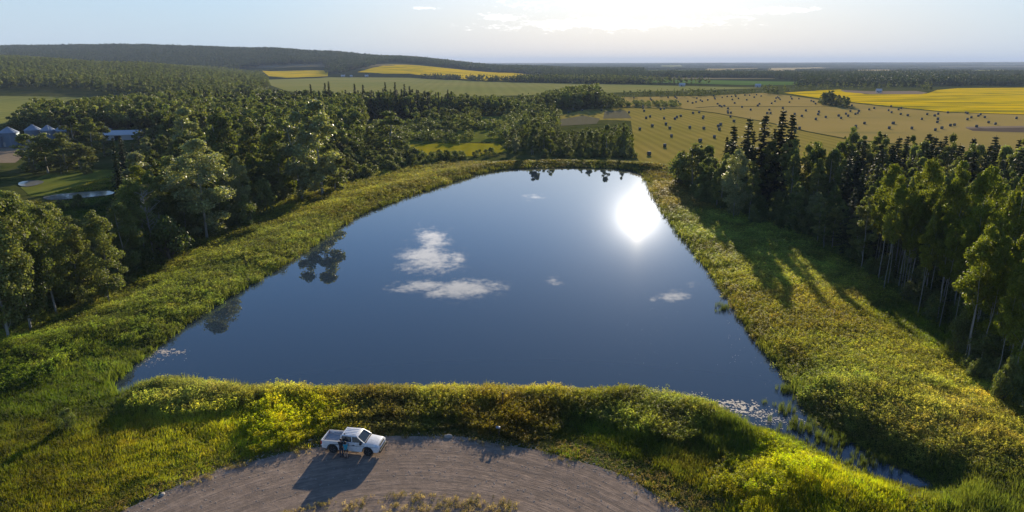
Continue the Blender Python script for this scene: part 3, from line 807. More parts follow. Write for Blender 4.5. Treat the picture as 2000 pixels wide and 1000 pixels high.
def put_tree(kind, x, y, h, rad=None, label=None, group=None, zone=None, detail=None, crown_mat=None):
    near = (math.hypot(x, y) < 165) if detail is None else detail
    key = kind + ('_near' if near else '_mid')
    if key not in V: key = ('poplar' if kind == 'forest' else kind) + ('_near' if near else '_mid')
    tr, cr = random.choice(V[key])
    bh = (BASE_H if near else BASE_HM)[kind]; br = (BASE_R if near else BASE_RM)[kind]
    s = h / bh; sr = (rad / br) if rad else s * random.uniform(.85, 1.15)
    pk = (tr.name, cr.name)
    z = hz(x, y) - .1
    if pk not in _protos:
        root = bpy.data.objects.new(NAMES[kind], None); t = bpy.data.objects.new('trunk', tr); c = bpy.data.objects.new('crown', cr)
        _protos[pk] = (root, t, c)
        COL.objects.link(root)
    else:
        r0, t0, c0 = _protos[pk]; root, t, c = r0.copy(), t0.copy(), c0.copy()
        COL.objects.link(root)
        for k in ('label', 'category', 'group'):
            if k in root: del root[k]
    root.name = NAMES[kind]
    t.parent = root; c.parent = root; COL.objects.link(t); COL.objects.link(c)
    root.location = (x, y, z); root.rotation_euler = (0, 0, random.uniform(0, 6.28)); root.scale = (sr, sr, s)
    tag(root, label, CATS[kind], group)
    TREES.append([root, kind, x, y, h, zone]); return root
def tree_px(kind, px, py, py_top, half_w=None, label=None, detail=None):
    """foot and top of a tree as seen in the photograph"""
    x, y = hit(px, py); z0 = hz(x, y); h = top_z(px, py_top, x, y) - z0
    depth = y * CP + (H - z0) * SP
    return put_tree(kind, x, y, h, half_w / F * depth if half_w else None, label, None, None, detail)

# the trees one can single out, front to back
tree_px('poplar', 18, 668, 350, 62, 'tall poplar at the picture edge in front of the stand by the pond outlet')
tree_px('poplar', 62, 650, 385, 56, 'broad grey-green poplar whose pale trunk stands at the foot of the grassy bank')
tree_px('poplar', 112, 622, 400, 50, 'poplar with full rounded crown next to the slim lone poplar, pale trunk bare below')
tree_px('poplar', -30, 640, 340, 60, 'dark leafy poplar cut off by the picture edge')
tree_px('poplar', 50, 575, 372, 55, 'poplar behind the front poplars by the outlet, rounded top')
tree_px('poplar', -10, 545, 335, 50, 'poplar beside the green clearing, half out of view')
tree_px('poplar', 120, 560, 395, 40, 'smaller poplar overlooking the green clearing and the creek')
tree_px('poplar', 213, 592, 412, 44, 'slim lone poplar with thin pale trunk and sparse crown beside the big outlet stand')
tree_px('bush', 166, 606, 563, 20, 'small grey-green bush at the foot of the slim lone poplar')
tree_px('bush', 330, 510, 425, 52, 'large rounded willow bush beneath the bare dead tree')
tree_px('spruce', 248, 452, 262, 24, 'tall dark spruce at the end of the creek clearing')
tree_px('silver', 405, 470, 275, 66, 'very large round-crowned poplar behind the grassy bank, catching the light')
tree_px('poplar', 355, 455, 305, 40, 'poplar leaning on the very large round-crowned poplar')
tree_px('silver', 283, 430, 300, 40, 'poplar between the tall dark spruce and the very large round poplar')
tree_px('bush', 482, 442, 385, 26, 'round bush on the bank edge beside the very large round poplar')
tree_px('bush', 455, 445, 400, 22, 'low bush squeezed beside the large poplar, at the bank edge')
tree_px('bush', 518, 420, 352, 24, 'taller rounded bush in the dip before the tallest poplars')
tree_px('silver', 630, 382, 198, 46, 'tallest poplar of all, broad egg-shaped crown with pale glinting leaves')
tree_px('silver', 590, 392, 222, 34, 'narrow pointed poplar joined to the tallest poplar')
tree_px('poplar', 655, 375, 290, 30, 'lower leafy poplar at the foot of the tallest poplar')
tree_px('poplar', 545, 390, 240, 32, 'poplar with a pointed top in the row before the tallest poplar')
tree_px('poplar', 500, 370, 228, 30, 'pointed poplar in the middle of the stand by the tallest poplars')
tree_px('poplar', 440, 360, 208, 34, 'tall poplar with ragged top behind the very large round poplar')
tree_px('silver', 375, 345, 212, 34, 'grey-green poplar with a feathery top, above the large round poplar')
tree_px('poplar', 468, 350, 222, 26, 'poplar in the second row of the stand near the tallest ones')
tree_px('poplar', 762, 300, 220, 40, 'lone broad poplar at the edge of the small yellow meadow')
tree_px('aspen', 345, 310, 252, 26, 'small bright green tree near the long white shed')
tree_px('spruce', 246, 348, 262, 20, 'small dark spruce in front of the white shed')
for i, (px, foot, top, w, lb) in enumerate([(60, 335, 262, 30, 'dark leafy tree in front of the grain bins'), (95, 338, 258, 32, 'bushy green tree before the row of three bins'), (130, 335, 262, 28, 'green tree beside the farm meadow, middle of its clump'),
                                            (160, 332, 280, 30, 'low spreading tree at the end of the clump by the meadow'), (150, 310, 228, 26, 'pale green tree standing behind the clump of the farm meadow'), (182, 312, 232, 26, 'pale feathery tree in front of the half hidden bin'),
                                            (205, 305, 240, 22, 'thin pale tree beside the long white shed')]):
    tree_px('poplar', px, foot, top, w, lb)
# right-hand wood
for px, foot, top, w, lb in [(1422, 395, 240, 34, 'spruce on the pond side of the five dark spruces above the wood'), (1450, 392, 226, 34, 'second of the five dark spruces above the wood, seen from the pond side'), (1480, 390, 219, 38, 'broad middle spruce of the five dark spruces above the wood'),
                             (1512, 388, 208, 36, 'tallest spruce, its tip highest over the hay field'), (1532, 388, 217, 34, 'last spruce of the five, away from the pond')]:
    tree_px('spruce', px, foot, top, w, lb)
for px, foot, top, w in [(1500, 392, 245, 18), (1460, 392, 250, 20), (1410, 392, 262, 16)]:
    tree_px('spruce', px, foot, top, w, 'shorter spruce tucked among the five dark spruces')
tree_px('bush', 1330, 362, 300, 34, 'dense leafy bush at the corner where the wood meets the pond bank')
tree_px('poplar', 1352, 372, 278, 26, 'short poplar at the wood corner nearest the hay field')
tree_px('poplar', 1378, 372, 284, 22, 'small poplar behind the corner bush of the wood')
tree_px('silver', 1432, 428, 292, 30, 'poplar with silvery glinting leaves at the wood edge')
tree_px('silver', 1590, 455, 375, 22, 'short silvery-lit poplar standing before the dark wood edge')
tree_px('poplar', 1652, 372, 246, 20, 'poplar with a long spire-like top rising over the hay field')
for px, foot, top, w, lb in [(1715, 548, 318, 31, 'yellow-green aspen with bare pale trunk, first of the bright clump'), (1775, 575, 308, 32, 'yellow-green aspen, highest of the bright clump in the wood'), (1830, 610, 318, 31, 'yellow-green aspen in the middle of the bright clump, long bare trunk'),
                             (1880, 640, 322, 34, 'wide yellow-green aspen above the dark lower wood'), (1935, 690, 345, 30, 'green aspen beside the bright clump, further from the pond'), ]:
    tree_px('aspen', px, foot, top, w, lb)
for px, foot, top, w, lb in [(1992, 770, 410, 50, 'bright yellow-green aspen cut off by the picture edge, reaching low'), (1945, 715, 470, 36, 'leafy aspen in the gap before the bright edge aspen'), (2030, 720, 380, 50, 'tall leafy aspen almost out of the picture'), (1895, 690, 500, 30, 'shorter leafy aspen under the wide yellow-green aspen')]:
    tree_px('aspenfull', px, foot, top, w, lb)
tree_px('bush', 1868, 690, 608, 22, 'pale silvery bush standing at the foot of the dark wood')
tree_px('bush', 1905, 745, 700, 20, 'low green bush at the grass edge under the wood')
tree_px('bush', 1958, 790, 700, 30, 'dark bush under the aspens near the picture edge')
tree_px('bush', 1470, 442, 405, 14, 'low shrub on the bank under the silvery poplar')
tree_px('bush', 133, 838, 796, 18, 'lone grey-green bush in the tall grass near the pond outlet')
# dead tree
def dead_tree():
    x, y = hit(300, 512); z = hz(x, y); h = top_z(290, 365, x, y) - z
    rng = np.random.default_rng(5); root = empty('dead_tree', (x, y, z - .2)); tag(root, 'bare grey dead tree with spread branches above the large willow bush', 'dead tree')
    mb = MB(); mb.tube([(0, 0, -.3), (.2, 0, h * .4), (-.1, .1, h * .75), (-.4, 0, h)], [.17, .13, .08, .02], 7); mb.build('trunk', M['deadwood'], root, smooth=True)
    b = MB()
    for i in range(34):
        u = rng.uniform(.35, .95); a = rng.uniform(0, 6.28); L = (1.2 - u) * h * .42 * rng.uniform(.5, 1.1); p = Vector((-.1 * u, 0, h * u)); d = Vector((math.cos(a), math.sin(a), rng.uniform(.5, 1.1))).normalized()
        q = p + d * L * .5; e = q + (d + Vector((rng.normal() * .3, rng.normal() * .3, .1))) * L * .5
        b.tube([p, q, e], [.06, .04, .012], 4, False)
        for k in range(4):
            s = rng.uniform(.4, 1); o = p.lerp(e, s); b.tube([o, o + Vector((rng.normal(), rng.normal(), rng.uniform(0, 1))) * L * .2], [.02, .008], 3, False)
    b.build('branches', M['deadwood'], root)
dead_tree()
for px, top, lb in [(611, 162, 'spruce tip at the start of the row against the pale field'), (639, 159, 'spruce just beside the tallest far spruce tip, against the pale field'), (646, 156, 'tallest spruce tip against the pale field, above the tallest poplar'), (696, 161, 'broad spruce tip against the pale field'), (712, 163, 'slim spruce tip beside the broad one, against the pale field'),
                    (755, 158, 'tall pointed spruce below the canola hillside'), (774, 158, 'twin-topped dark spruce below the canola hillside'), (792, 161, 'leaning dark spruce below the canola hillside'), (802, 166, 'short spruce at the end of the far spruce row'), (385, 172, 'dark spruce over the woods behind the white shed'), (405, 170, 'slender spruce over the woods behind the white shed'), (300, 180, 'dark spruce rising over the farm woods')]:
    x, y = at(px, 452 if px > 500 else 430); z0 = hz(x, y); put_tree('spruce', x, y, top_z(px, top, x, y) - z0, 3.4, lb, None, None, False)
MANUAL = [(t[2], t[3]) for t in TREES]

REST = []
def fill(zone, px_poly, spacing, kinds, hrange, profile, seed, rscale=1.0, keep=None, clear=2.6, polyworld=None, maxn=10 ** 6):
    rng = np.random.default_rng(seed); random.seed(seed)
    poly = polyworld or hits(px_poly); X, Y = poisson(poly, spacing, seed); n = 0
    order = np.argsort(Y)
    for i in order:
        x, y = float(X[i]), float(Y[i])
        if keep is not None and not keep(x, y): continue
        if min([math.hypot(x - a, y - b) for a, b in MANUAL] + [99]) < clear: continue
        z0 = hz(x, y); px = 1000 + F * x / (y * CP + (H - z0) * SP)
        if px < -90 or px > 2090: continue
        hmax = top_z(px, np.interp(px, [p[0] for p in profile], [p[1] for p in profile]) + rng.uniform(0, 12), x, y) - z0
        kd = kinds(px, y, rng) if callable(kinds) else rng.choice([k for k, w in kinds], p=[w for k, w in kinds])
        h = rng.uniform(*hrange); 
        if zone == 'right wood' and px < 1580 and rng.random() < .38: continue
        if kd == 'bush': h = rng.uniform(2.2, 4.4)
        if kd == 'spruce': h *= 1.05
        if zone == 'right wood' and (px < 1680 or px > 1990) and kd != 'bush' and seg_dist(np.array([x]), np.array([y]), poly)[0] < 10: h *= rng.uniform(.5, .75) if px > 1470 else rng.uniform(.65, .85)
        h = min(h, hmax)
        if h < 3.5 and kd != 'bush': kd = 'bush'
        if h < 1.6: continue
        br = {'silver': 2.7, 'aspenfull': 2.6, 'poplar': 2.7, 'aspen': 2.3, 'forest': 2.1, 'bush': 2.0, 'spruce': 2.9}[kd] * rng.uniform(.85, 1.2) * rscale * (h / 14 if kd not in ('bush',) else h / 3.4) ** .6
        if n < maxn or kd not in ('forest', 'poplar', 'silver'): put_tree(kd, x, y, h, br, None, None, zone)
        else: REST.append((x, y, z0 - .1, br, h))
        n += kd in ('forest', 'poplar', 'silver')
    print('zone', zone, n)

RB = [(1322, 352), (1335, 384), (1362, 402), (1440, 428), (1500, 447), (1560, 463), (1620, 497), (1700, 552), (1760, 598), (1850, 656), (1868, 702), (1910, 752), (2010, 828), (2150, 950), (2250, 700), (2100, 470), (2050, 400), (1850, 384), (1650, 374), (1500, 372), (1400, 364), (1345, 348)]
PROF_R = [(1300, 300), (1340, 285), (1400, 268), (1450, 268), (1550, 264), (1600, 268), (1660, 262), (1700, 256), (1800, 252), (1900, 252), (1950, 248), (2100, 240)]
PROF_A = [(1600, 330), (1680, 325), (1760, 315), (1880, 325), (1940, 350), (2000, 400), (2100, 420)]
def kr(px, y, rng):
    if 1670 < px < 1990 and y < 104 and rng.random() < .75: return 'aspen'
    if y > 128 and px > 1640 and rng.random() < .65: return 'spruce'
    if rng.random() < .06: return 'spruce'
    if rng.random() < .06: return 'bush'
    return 'forest'
fill('right wood', RB, 5.2, kr, (13, 18), PROF_R, 21, maxn=98)
LB1 = [(-70, 700), (30, 665), (70, 640), (130, 606), (200, 575), (300, 525), (380, 478), (440, 452), (520, 416), (600, 376), (690, 346), (700, 332), (600, 318), (450, 312), (350, 318), (262, 345), (250, 400), (232, 455), (205, 470), (150, 450), (100, 440), (-70, 420)]
PROF_L = [(-100, 335), (100, 400), (180, 430), (230, 420), (260, 300), (330, 290), (370, 225), (450, 222), (520, 262), (560, 275), (600, 270), (660, 275), (700, 305)]
fill('aspen poles', [(1670, 530), (1760, 598), (1850, 656), (1868, 702), (1910, 752), (1990, 800), (2050, 700), (1960, 560), (1850, 520), (1720, 500)], 3.1, [('aspen', 1.)], (13, 17), PROF_A, 31, .62, clear=1.5)
fill('left wood', LB1, 5.6, [('poplar', .50), ('silver', .16), ('aspen', .08), ('forest', .14), ('bush', .12)], (8, 15), PROF_L, 22, 1.15, maxn=72)
fill('shed wood', [(255, 350), (450, 318), (600, 322), (700, 332), (700, 300), (600, 275), (400, 268), (300, 285), (245, 310)], 8, [('poplar', .5), ('silver', .2), ('forest', .1), ('spruce', .2)], (8, 14), [(240, 275), (330, 255), (400, 250), (560, 262), (700, 280)], 23, 1.2, maxn=14)
fill('bank shrubs', [(650, 368), (700, 352), (780, 336), (860, 318), (930, 308), (985, 304), (960, 298), (880, 306), (800, 304), (740, 306), (700, 316), (660, 335)], 4.6, [('bush', .9), ('poplar', .1)], (3, 6), [(600, 290), (750, 270), (850, 288), (1000, 285)], 24, 1.15)
fill('end wood', [(985, 303), (1100, 302), (1200, 302), (1232, 303), (1240, 286), (1220, 268), (1150, 262), (1050, 262), (1000, 270)], 6.0, [('poplar', .35), ('silver', .2), ('aspen', .1), ('forest', .15), ('bush', .20)], (6, 12), [(980, 285), (1000, 244), (1030, 232), (1088, 236), (1105, 252), (1150, 246), (1200, 242), (1222, 234), (1240, 268)], 25, .9, maxn=34)
fill('end shrubs', [(1060, 309), (1140, 309), (1232, 310), (1238, 303), (1130, 302), (1060, 303)], 4.4, [('bush', 1.)], (2.5, 4), [(980, 270), (1240, 286)], 26, 1.0)
fill('meadow trees', [(690, 305), (800, 302), (800, 285), (760, 270), (700, 280)], 6, [('poplar', .5), ('bush', .5)], (5, 9), [(690, 245), (800, 262)], 27, 1.0)
fill('clearing shrubs', [(60, 404), (200, 402), (235, 400), (235, 408), (150, 432), (-40, 432)], 12, [('bush', 1.)], (2.5, 4), [(-100, 350), (300, 350)], 28, .8)
fill('field clump', [(1598, 205), (1640, 209), (1658, 211), (1660, 204), (1600, 200)], 7, [('poplar', .8), ('bush', .2)], (9, 14), [(1590, 190), (1605, 178), (1622, 174), (1640, 184), (1660, 192)], 29, 1.4)
fill('farm trees', [(40, 345), (175, 340), (190, 326), (60, 322)], 7, [('poplar', .5), ('bush', .5)], (5, 8), [(0, 285), (200, 290)], 30, 1.1)

# labels of the trees that fill the woods: what sets one apart is its stand, its size there and its place in it
ZL = {'aspen poles': 'among the close-set pale aspen poles of the wood edge', 'right wood': 'in the tall dense wood along the broad sunny bank', 'left wood': 'in the wood beside the narrow grassy bank of the outlet side', 'shed wood': 'in the wood between the white shed and the pond',
      'bank shrubs': 'in the row of bushes between pond bank and yellow meadow', 'end wood': 'in the thicket across the far end of the pond', 'end shrubs': 'in the low bush row right at the far end of the pond',
      'meadow trees': 'near the lone broad poplar by the yellow meadow', 'clearing shrubs': 'in the green clearing by the creek', 'field clump': 'in the lone dark clump out between hay bales and canola', 'farm trees': 'below the grain bins at the farm meadow'}
KW = {'aspenfull': 'leafy aspen', 'silver': 'silvery poplar', 'poplar': 'grey-green poplar', 'forest': 'slender dark poplar', 'aspen': 'yellow-green aspen', 'bush': 'rounded bush', 'spruce': 'dark spruce'}
SZ = {'aspen poles': 'the close-set pale poles', 'right wood': 'the dense wood on the sunny bank', 'left wood': 'the wood on the outlet bank', 'shed wood': 'the wood behind the shed', 'bank shrubs': 'the bushes by the yellow meadow', 'end wood': 'the thicket at the pond end', 'end shrubs': 'the low bush row at the pond end', 'meadow trees': 'the trees at the yellow meadow', 'clearing shrubs': 'the creek clearing', 'field clump': 'the lone clump in the hay field', 'farm trees': 'the clump below the grain bins'}
def zone_labels():
    by = {}
    for t in TREES:
        if t[5]: by.setdefault((t[5], t[1]), []).append(t)
    for (zn, kd), L in by.items():
        grp = f"{KW[kd]}s {ZL[zn]}"
        L.sort(key=lambda t: t[3]); n = len(L)
        hs = sorted(t[4] for t in L)
        cut = max(1, n // 4)
        tall = max(L, key=lambda t: t[4]); small = min(L, key=lambda t: t[4])
        for i, t in enumerate(L):
            x, y = t[2], t[3]; px = 1000 + F * x / (y * CP + H * SP)
            row = ['front', 'second row', 'middle', 'fourth row', 'back'][min(4, int(5 * i / n))]
            sz = 'tall' if t[4] > hs[int(n * .66)] else ('short' if t[4] < hs[int(n * .33)] else 'mid-sized')
            if zn == 'right wood': lm = 'by its pond corner' if px < 1430 else 'below the five spruces' if px < 1500 else 'past the five spruces' if px < 1580 else 'under the poplar spire' if px < 1640 else ('before the bright aspens' if px < 1690 else ('among the bright aspens' if px < 1850 else ('past the bright aspens' if px < 1960 else 'by the picture edge')))
            elif zn == 'left wood': lm = 'at the picture edge' if px < 60 else 'by the pond outlet' if px < 190 else ('near the dead tree' if px < 340 else ('by the great round poplar' if px < 430 else ('between the two great poplars' if px < 550 else 'by the tallest poplar')))
            elif zn == 'end wood': lm = 'its marsh side' if px < 1070 else ('its centre' if px < 1160 else 'its hay field side')
            elif zn == 'bank shrubs': lm = 'near the tallest poplar' if px < 720 else ('midway' if px < 840 else 'towards the thicket')
            elif zn == 'shed wood': lm = 'near the shed' if px < 400 else 'near the tallest poplar'
            elif zn == 'aspen poles': lm = 'first in view from the pond' if px < 1740 else ('under the highest aspen' if px < 1820 else ('under the wide aspen' if px < 1900 else 'by the picture edge'))
            else: lm = ''
            lb = f"{sz} {KW[kd]}, {row} of {SZ[zn]}" + (', ' + lm if lm else '') if n > 2 else f"{KW[kd]} {ZL[zn]}"
            if n > 2 and t is tall: lb = f"tallest {KW[kd]} of {SZ[zn]}"
            if n > 3 and t is small: lb = f"smallest {KW[kd]} of {SZ[zn]}"
            if i == 0 and n > 4: lb = f"frontmost {KW[kd]} of {SZ[zn]}"
            w = lb.split(); tag(t[0], ' '.join(w[:16]), None, grp)
    for t in TREES:
        if not t[5]: tag(t[0], None, None, 'trees standing out around the pond')
zone_labels()
def rest_trees():
    A = np.array(REST); c = src_collection('backtree', [V['forest_near'][i][1] for i in range(4)])
    scatter('woodland', A[:, :3], c, np.column_stack([A[:, 3] / 2.0, A[:, 3] / 2.0, A[:, 4] / 14]), label='poplars crowded behind the front trees of the woods'); print('rest', len(A))
    c2 = src_collection('underbush', [v[1] for v in V['bush_near']]); P = []; S = []
    for poly, sp, seed in ((hits(RB), 3.3, 5), (hits(LB1), 3.6, 6)):
        X, Y = poisson(poly, sp, seed); k = seg_dist(X, Y, poly) > 1.2; X, Y = X[k], Y[k]; k = vnoise(X, Y, 9, 14) > .22; X, Y = X[k], Y[k]
        P.append(np.column_stack([X, Y, height(X, Y) - .1])); s = RNG.uniform(.55, 1.25, len(X)); S.append(np.column_stack([s * .95, s * .95, s * 1.15]))
    scatter('undergrowth', np.concatenate(P), c2, np.concatenate(S), label='dark undergrowth between the trunks of the woods')
rest_trees()

# ------------------------------------------------------------------ woods too many to count
NOGO = [hits(p) for p in ([(698, 141), (730, 132), (762, 126.5), (850, 131), (1000, 142), (1108, 151), (1050, 153.5), (1000, 159), (950, 158), (890, 153), (800, 144), (750, 144)],
        [(512, 138), (642, 138), (640, 149), (560, 152), (525, 149)], [(500, 156), (640, 151), (800, 152), (960, 160), (1110, 163), (1330, 168), (1420, 170), (1500, 172), (1300, 178), (1100, 184), (960, 188), (700, 192), (560, 178)],
        [(-160, 187), (172, 190), (190, 200), (60, 240), (-160, 250)], [(1235, 154), (1400, 157), (1580, 160.5), (1592, 166), (1450, 166), (1240, 160)], [(1800, 151), (2150, 147), (2150, 159), (1950, 157.5)],
        [(1530, 181), (1590, 177.5), (1640, 174.5), (1690, 184), (1810, 183), (1830, 176), (1870, 172.5), (2150, 170), (2150, 228), (1950, 222), (1850, 218.5), (1750, 209), (1660, 199), (1600, 192)],
        [(1630, 176), (1700, 177), (1790, 177), (1815, 181), (1800, 186), (1700, 186), (1650, 180)],
        [(1500, 133), (1600, 131.5), (1620, 134), (1530, 138), (1500, 138)], [(1670, 136.5), (1750, 136), (1745, 139), (1675, 139)], [(1040, 133), (1110, 131), (1150, 132.5), (1070, 135)], [(1290, 128), (1330, 127), (1335, 131), (1290, 131)], [(1900, 137), (2100, 136), (2100, 138.5), (1900, 139)], [(1370, 134), (1480, 133), (1480, 136.5), (1380, 137.5)])]
def free(X, Y, margin=0.0):
    ok = np.ones(len(X), bool)
    for p in NOGO:
        ok &= ~in_poly(X, Y, p)
        if margin: ok &= seg_dist(X, Y, p) > margin * np.clip(Y / 1500, .3, 3)
    return ok
def wood(name, world_poly, spacing, coll, scl, seed, profile=None, unit_h=12.0, clump=None, label=None, conif=0.0):
    X, Y = poisson(world_poly, spacing, seed); k = free(X, Y, 3)
    if clump is not None: k &= clump(X, Y)
    X, Y = X[k], Y[k]; Z = height(X, Y); n = len(X); rng = np.random.default_rng(seed)
    s = rng.uniform(*scl, n)
    if profile is not None:
        px = 1000 + F * X / (Y * CP + (H - Z) * SP)
        py = np.interp(px, [p[0] for p in profile], [p[1] for p in profile]) + rng.uniform(-2, 8, n)
        c = (500 - py) / F; zt = H + Y * (-SP + c * CP) / (CP + c * SP)
        s = np.minimum(s, (zt - Z) / unit_h); kk = s > .25; X, Y, Z, s = X[kk], Y[kk], Z[kk], s[kk]
    S = np.column_stack([s * rng.uniform(.9, 1.35, len(s)), s * rng.uniform(.9, 1.35, len(s)), s])
    scatter(name, np.column_stack([X, Y, Z - .1]), FAR[coll], S, label=label)
    print('stuff', name, len(X))
def pY(L, z=0.0): return [at(px, Y * H / 31.3, z) for px, Y in L]

wood('woodland_belt', pY([(20, 300), (190, 290), (262, 262), (420, 262), (700, 265), (720, 395), (800, 405), (1010, 425), (1010, 470), (800, 450), (400, 450), (330, 520), (250, 480), (100, 400), (30, 345)]), 5.0, 'decid', (.8, 1.35), 61,
     [(0, 240), (45, 215), (65, 192), (150, 196), (200, 190), (270, 184), (350, 178), (430, 170), (700, 172), (830, 176), (1000, 190), (1020, 200)], 12, label='broadleaf woods behind the farm and the pond', clump=lambda X, Y: (vnoise(X, Y, 14, 3) > .18) & ~((np.abs(X + 179) < 27) & (np.abs(Y - 295) < 32)))
wood('spruce_belt', pY([(400, 380), (830, 395), (900, 440), (800, 455), (400, 455), (280, 430)]), 7.5, 'conif', (.8, 1.2), 62, [(280, 180), (430, 168), (580, 160), (600, 170), (690, 160), (700, 172), (745, 158), (760, 168), (790, 158), (830, 168), (1000, 186)], 15, label='dark spruces standing in the woods behind the marsh')
wood('farm_woods', pY([(262, 262), (420, 250), (700, 232), (720, 265), (420, 300), (270, 300)]), 5.5, 'decid', (.7, 1.15), 73, [(240, 262), (400, 222), (560, 228), (700, 235)], 12, label='broadleaf trees packed behind the front wood')
wood('marsh_scrub', pY([(690, 262), (800, 285), (1000, 262), (1085, 250), (1090, 300), (1085, 400), (1105, 460), (1020, 600), (940, 580), (980, 460), (1000, 400), (800, 395), (720, 340)]), 4.6, 'small', (.55, 1.3), 63, None, 3.5, clump=lambda X, Y: vnoise(X, Y, 17, 9) > .5, label='willow scrub spread over the marsh')
wood('marsh_trees', pY([(690, 300), (800, 330), (1000, 280), (1080, 262), (1090, 400), (1040, 560), (960, 560), (1000, 405), (800, 392), (700, 340)]), 8.5, 'decid', (.4, .85), 64, None, 12, clump=lambda X, Y: vnoise(X, Y, 24, 12) > .5, label='scattered poplars in the marsh')
wood('thicket', pY([(1108, 470), (1218, 482), (1218, 600), (1110, 640), (1010, 600), (1040, 500)]), 6, 'decid', (1.0, 1.5), 65, [(1000, 196), (1060, 180), (1110, 170), (1165, 165), (1180, 180), (1218, 190), (1230, 200)], 12, label='dark thicket at the corner of the hay field')
wood('hedgerow', pY([(1212, 640), (1300, 640), (1370, 660), (1500, 740), (1500, 800), (1370, 760), (1212, 720)]), 9, 'decid', (.4, .8), 66, [(1200, 178), (1300, 174), (1375, 172), (1400, 174), (1500, 174)], 12, clump=lambda X, Y: vnoise(X, Y, 30, 2) > .25, label='hedge between pale field and hay field')
wood('hedge_in_hay', hits([(1212, 206), (1325, 204), (1330, 209), (1215, 209)]), 6, 'small', (.7, 1.4), 67, None, 3.5, label='low scrub strip across the hay field')
wood('grove_by_canola', hits([(1488, 184), (1518, 185), (1518, 178), (1490, 177)]), 9, 'decid', (.9, 1.3), 68, [(1480, 172), (1500, 164), (1512, 166), (1522, 176)], 12, label='dark grove at the end of the hay field')
wood('grove_on_canola', hits([(1798, 182), (1822, 182), (1820, 177), (1800, 177)]), 10, 'decid', (.7, 1.0), 74, None, 12, label='small dark grove beside the building site')
wood('scrub_by_canola', hits([(1520, 182), (1640, 175), (1800, 172), (1800, 170), (1640, 170), (1520, 176)]), 12, 'decid', (.3, .7), 75, None, 12, clump=lambda X, Y: vnoise(X, Y, 40, 2) > .4, label='bushes along the back of the canola')
wood('tree_line', pY([(1000, 1010), (1240, 1060), (1420, 1050), (1560, 1010), (1560, 1090), (1420, 1130), (1230, 1180), (1100, 1250), (1000, 1300)]), 11, 'decid', (.7, 1.1), 69, None, 12, label='line of trees between pale and green fields')
wood('hillside_wood', pY([(-330, 690), (172, 700), (330, 560), (430, 540), (500, 640), (525, 900), (515, 1500), (420, 1750), (-330, 1950)], 10), 9.5, 'decid', (.9, 1.25), 70, None, 12, label='young wood covering the low hill')
wood('ridge_forest', pY([(-400, 1950), (420, 1760), (505, 1980), (640, 2020), (650, 1640), (560, 1560), (640, 1600), (720, 1850), (765, 2120), (1000, 2050), (1110, 1650), (1250, 1500), (1250, 2900), (760, 3100), (-400, 3300)], 20), 24, 'grove', (.85, 1.15), 71, None, 12, label='forest on the long ridge')
wood('valley_woods', pY([(745, 1330), (895, 1280), (905, 1420), (745, 1500)]) , 20, 'grove', (.5, .8), 76, None, 12, label='grove at the foot of the canola hillside')
wood('valley_trees', pY([(900, 1180), (1010, 1050), (1260, 1100), (1260, 1500), (1110, 1560), (1000, 1300), (900, 1300)]), 22, 'grove', (.6, .9), 77, None, 12, label='trees along the valley road')
wood('plain_wood', pY([(1230, 1500), (1500, 1500), (1600, 1130), (1560, 1000), (1640, 940), (1800, 940), (1860, 980), (2250, 1000), (2250, 1900), (1200, 1900)]), 25, 'grove', (.7, 1.0), 78, None, 12, label='dark wood behind the canola')
wood('distant_woods', pY([(1180, 1950), (2350, 1950), (2350, 9500), (1050, 9500), (1050, 3200)]), 80, 'biggrove', (.35, .6), 72, None, 12, clump=lambda X, Y: fbm(X, Y, 900, 6, 2) > .47, label='woods out on the plain')

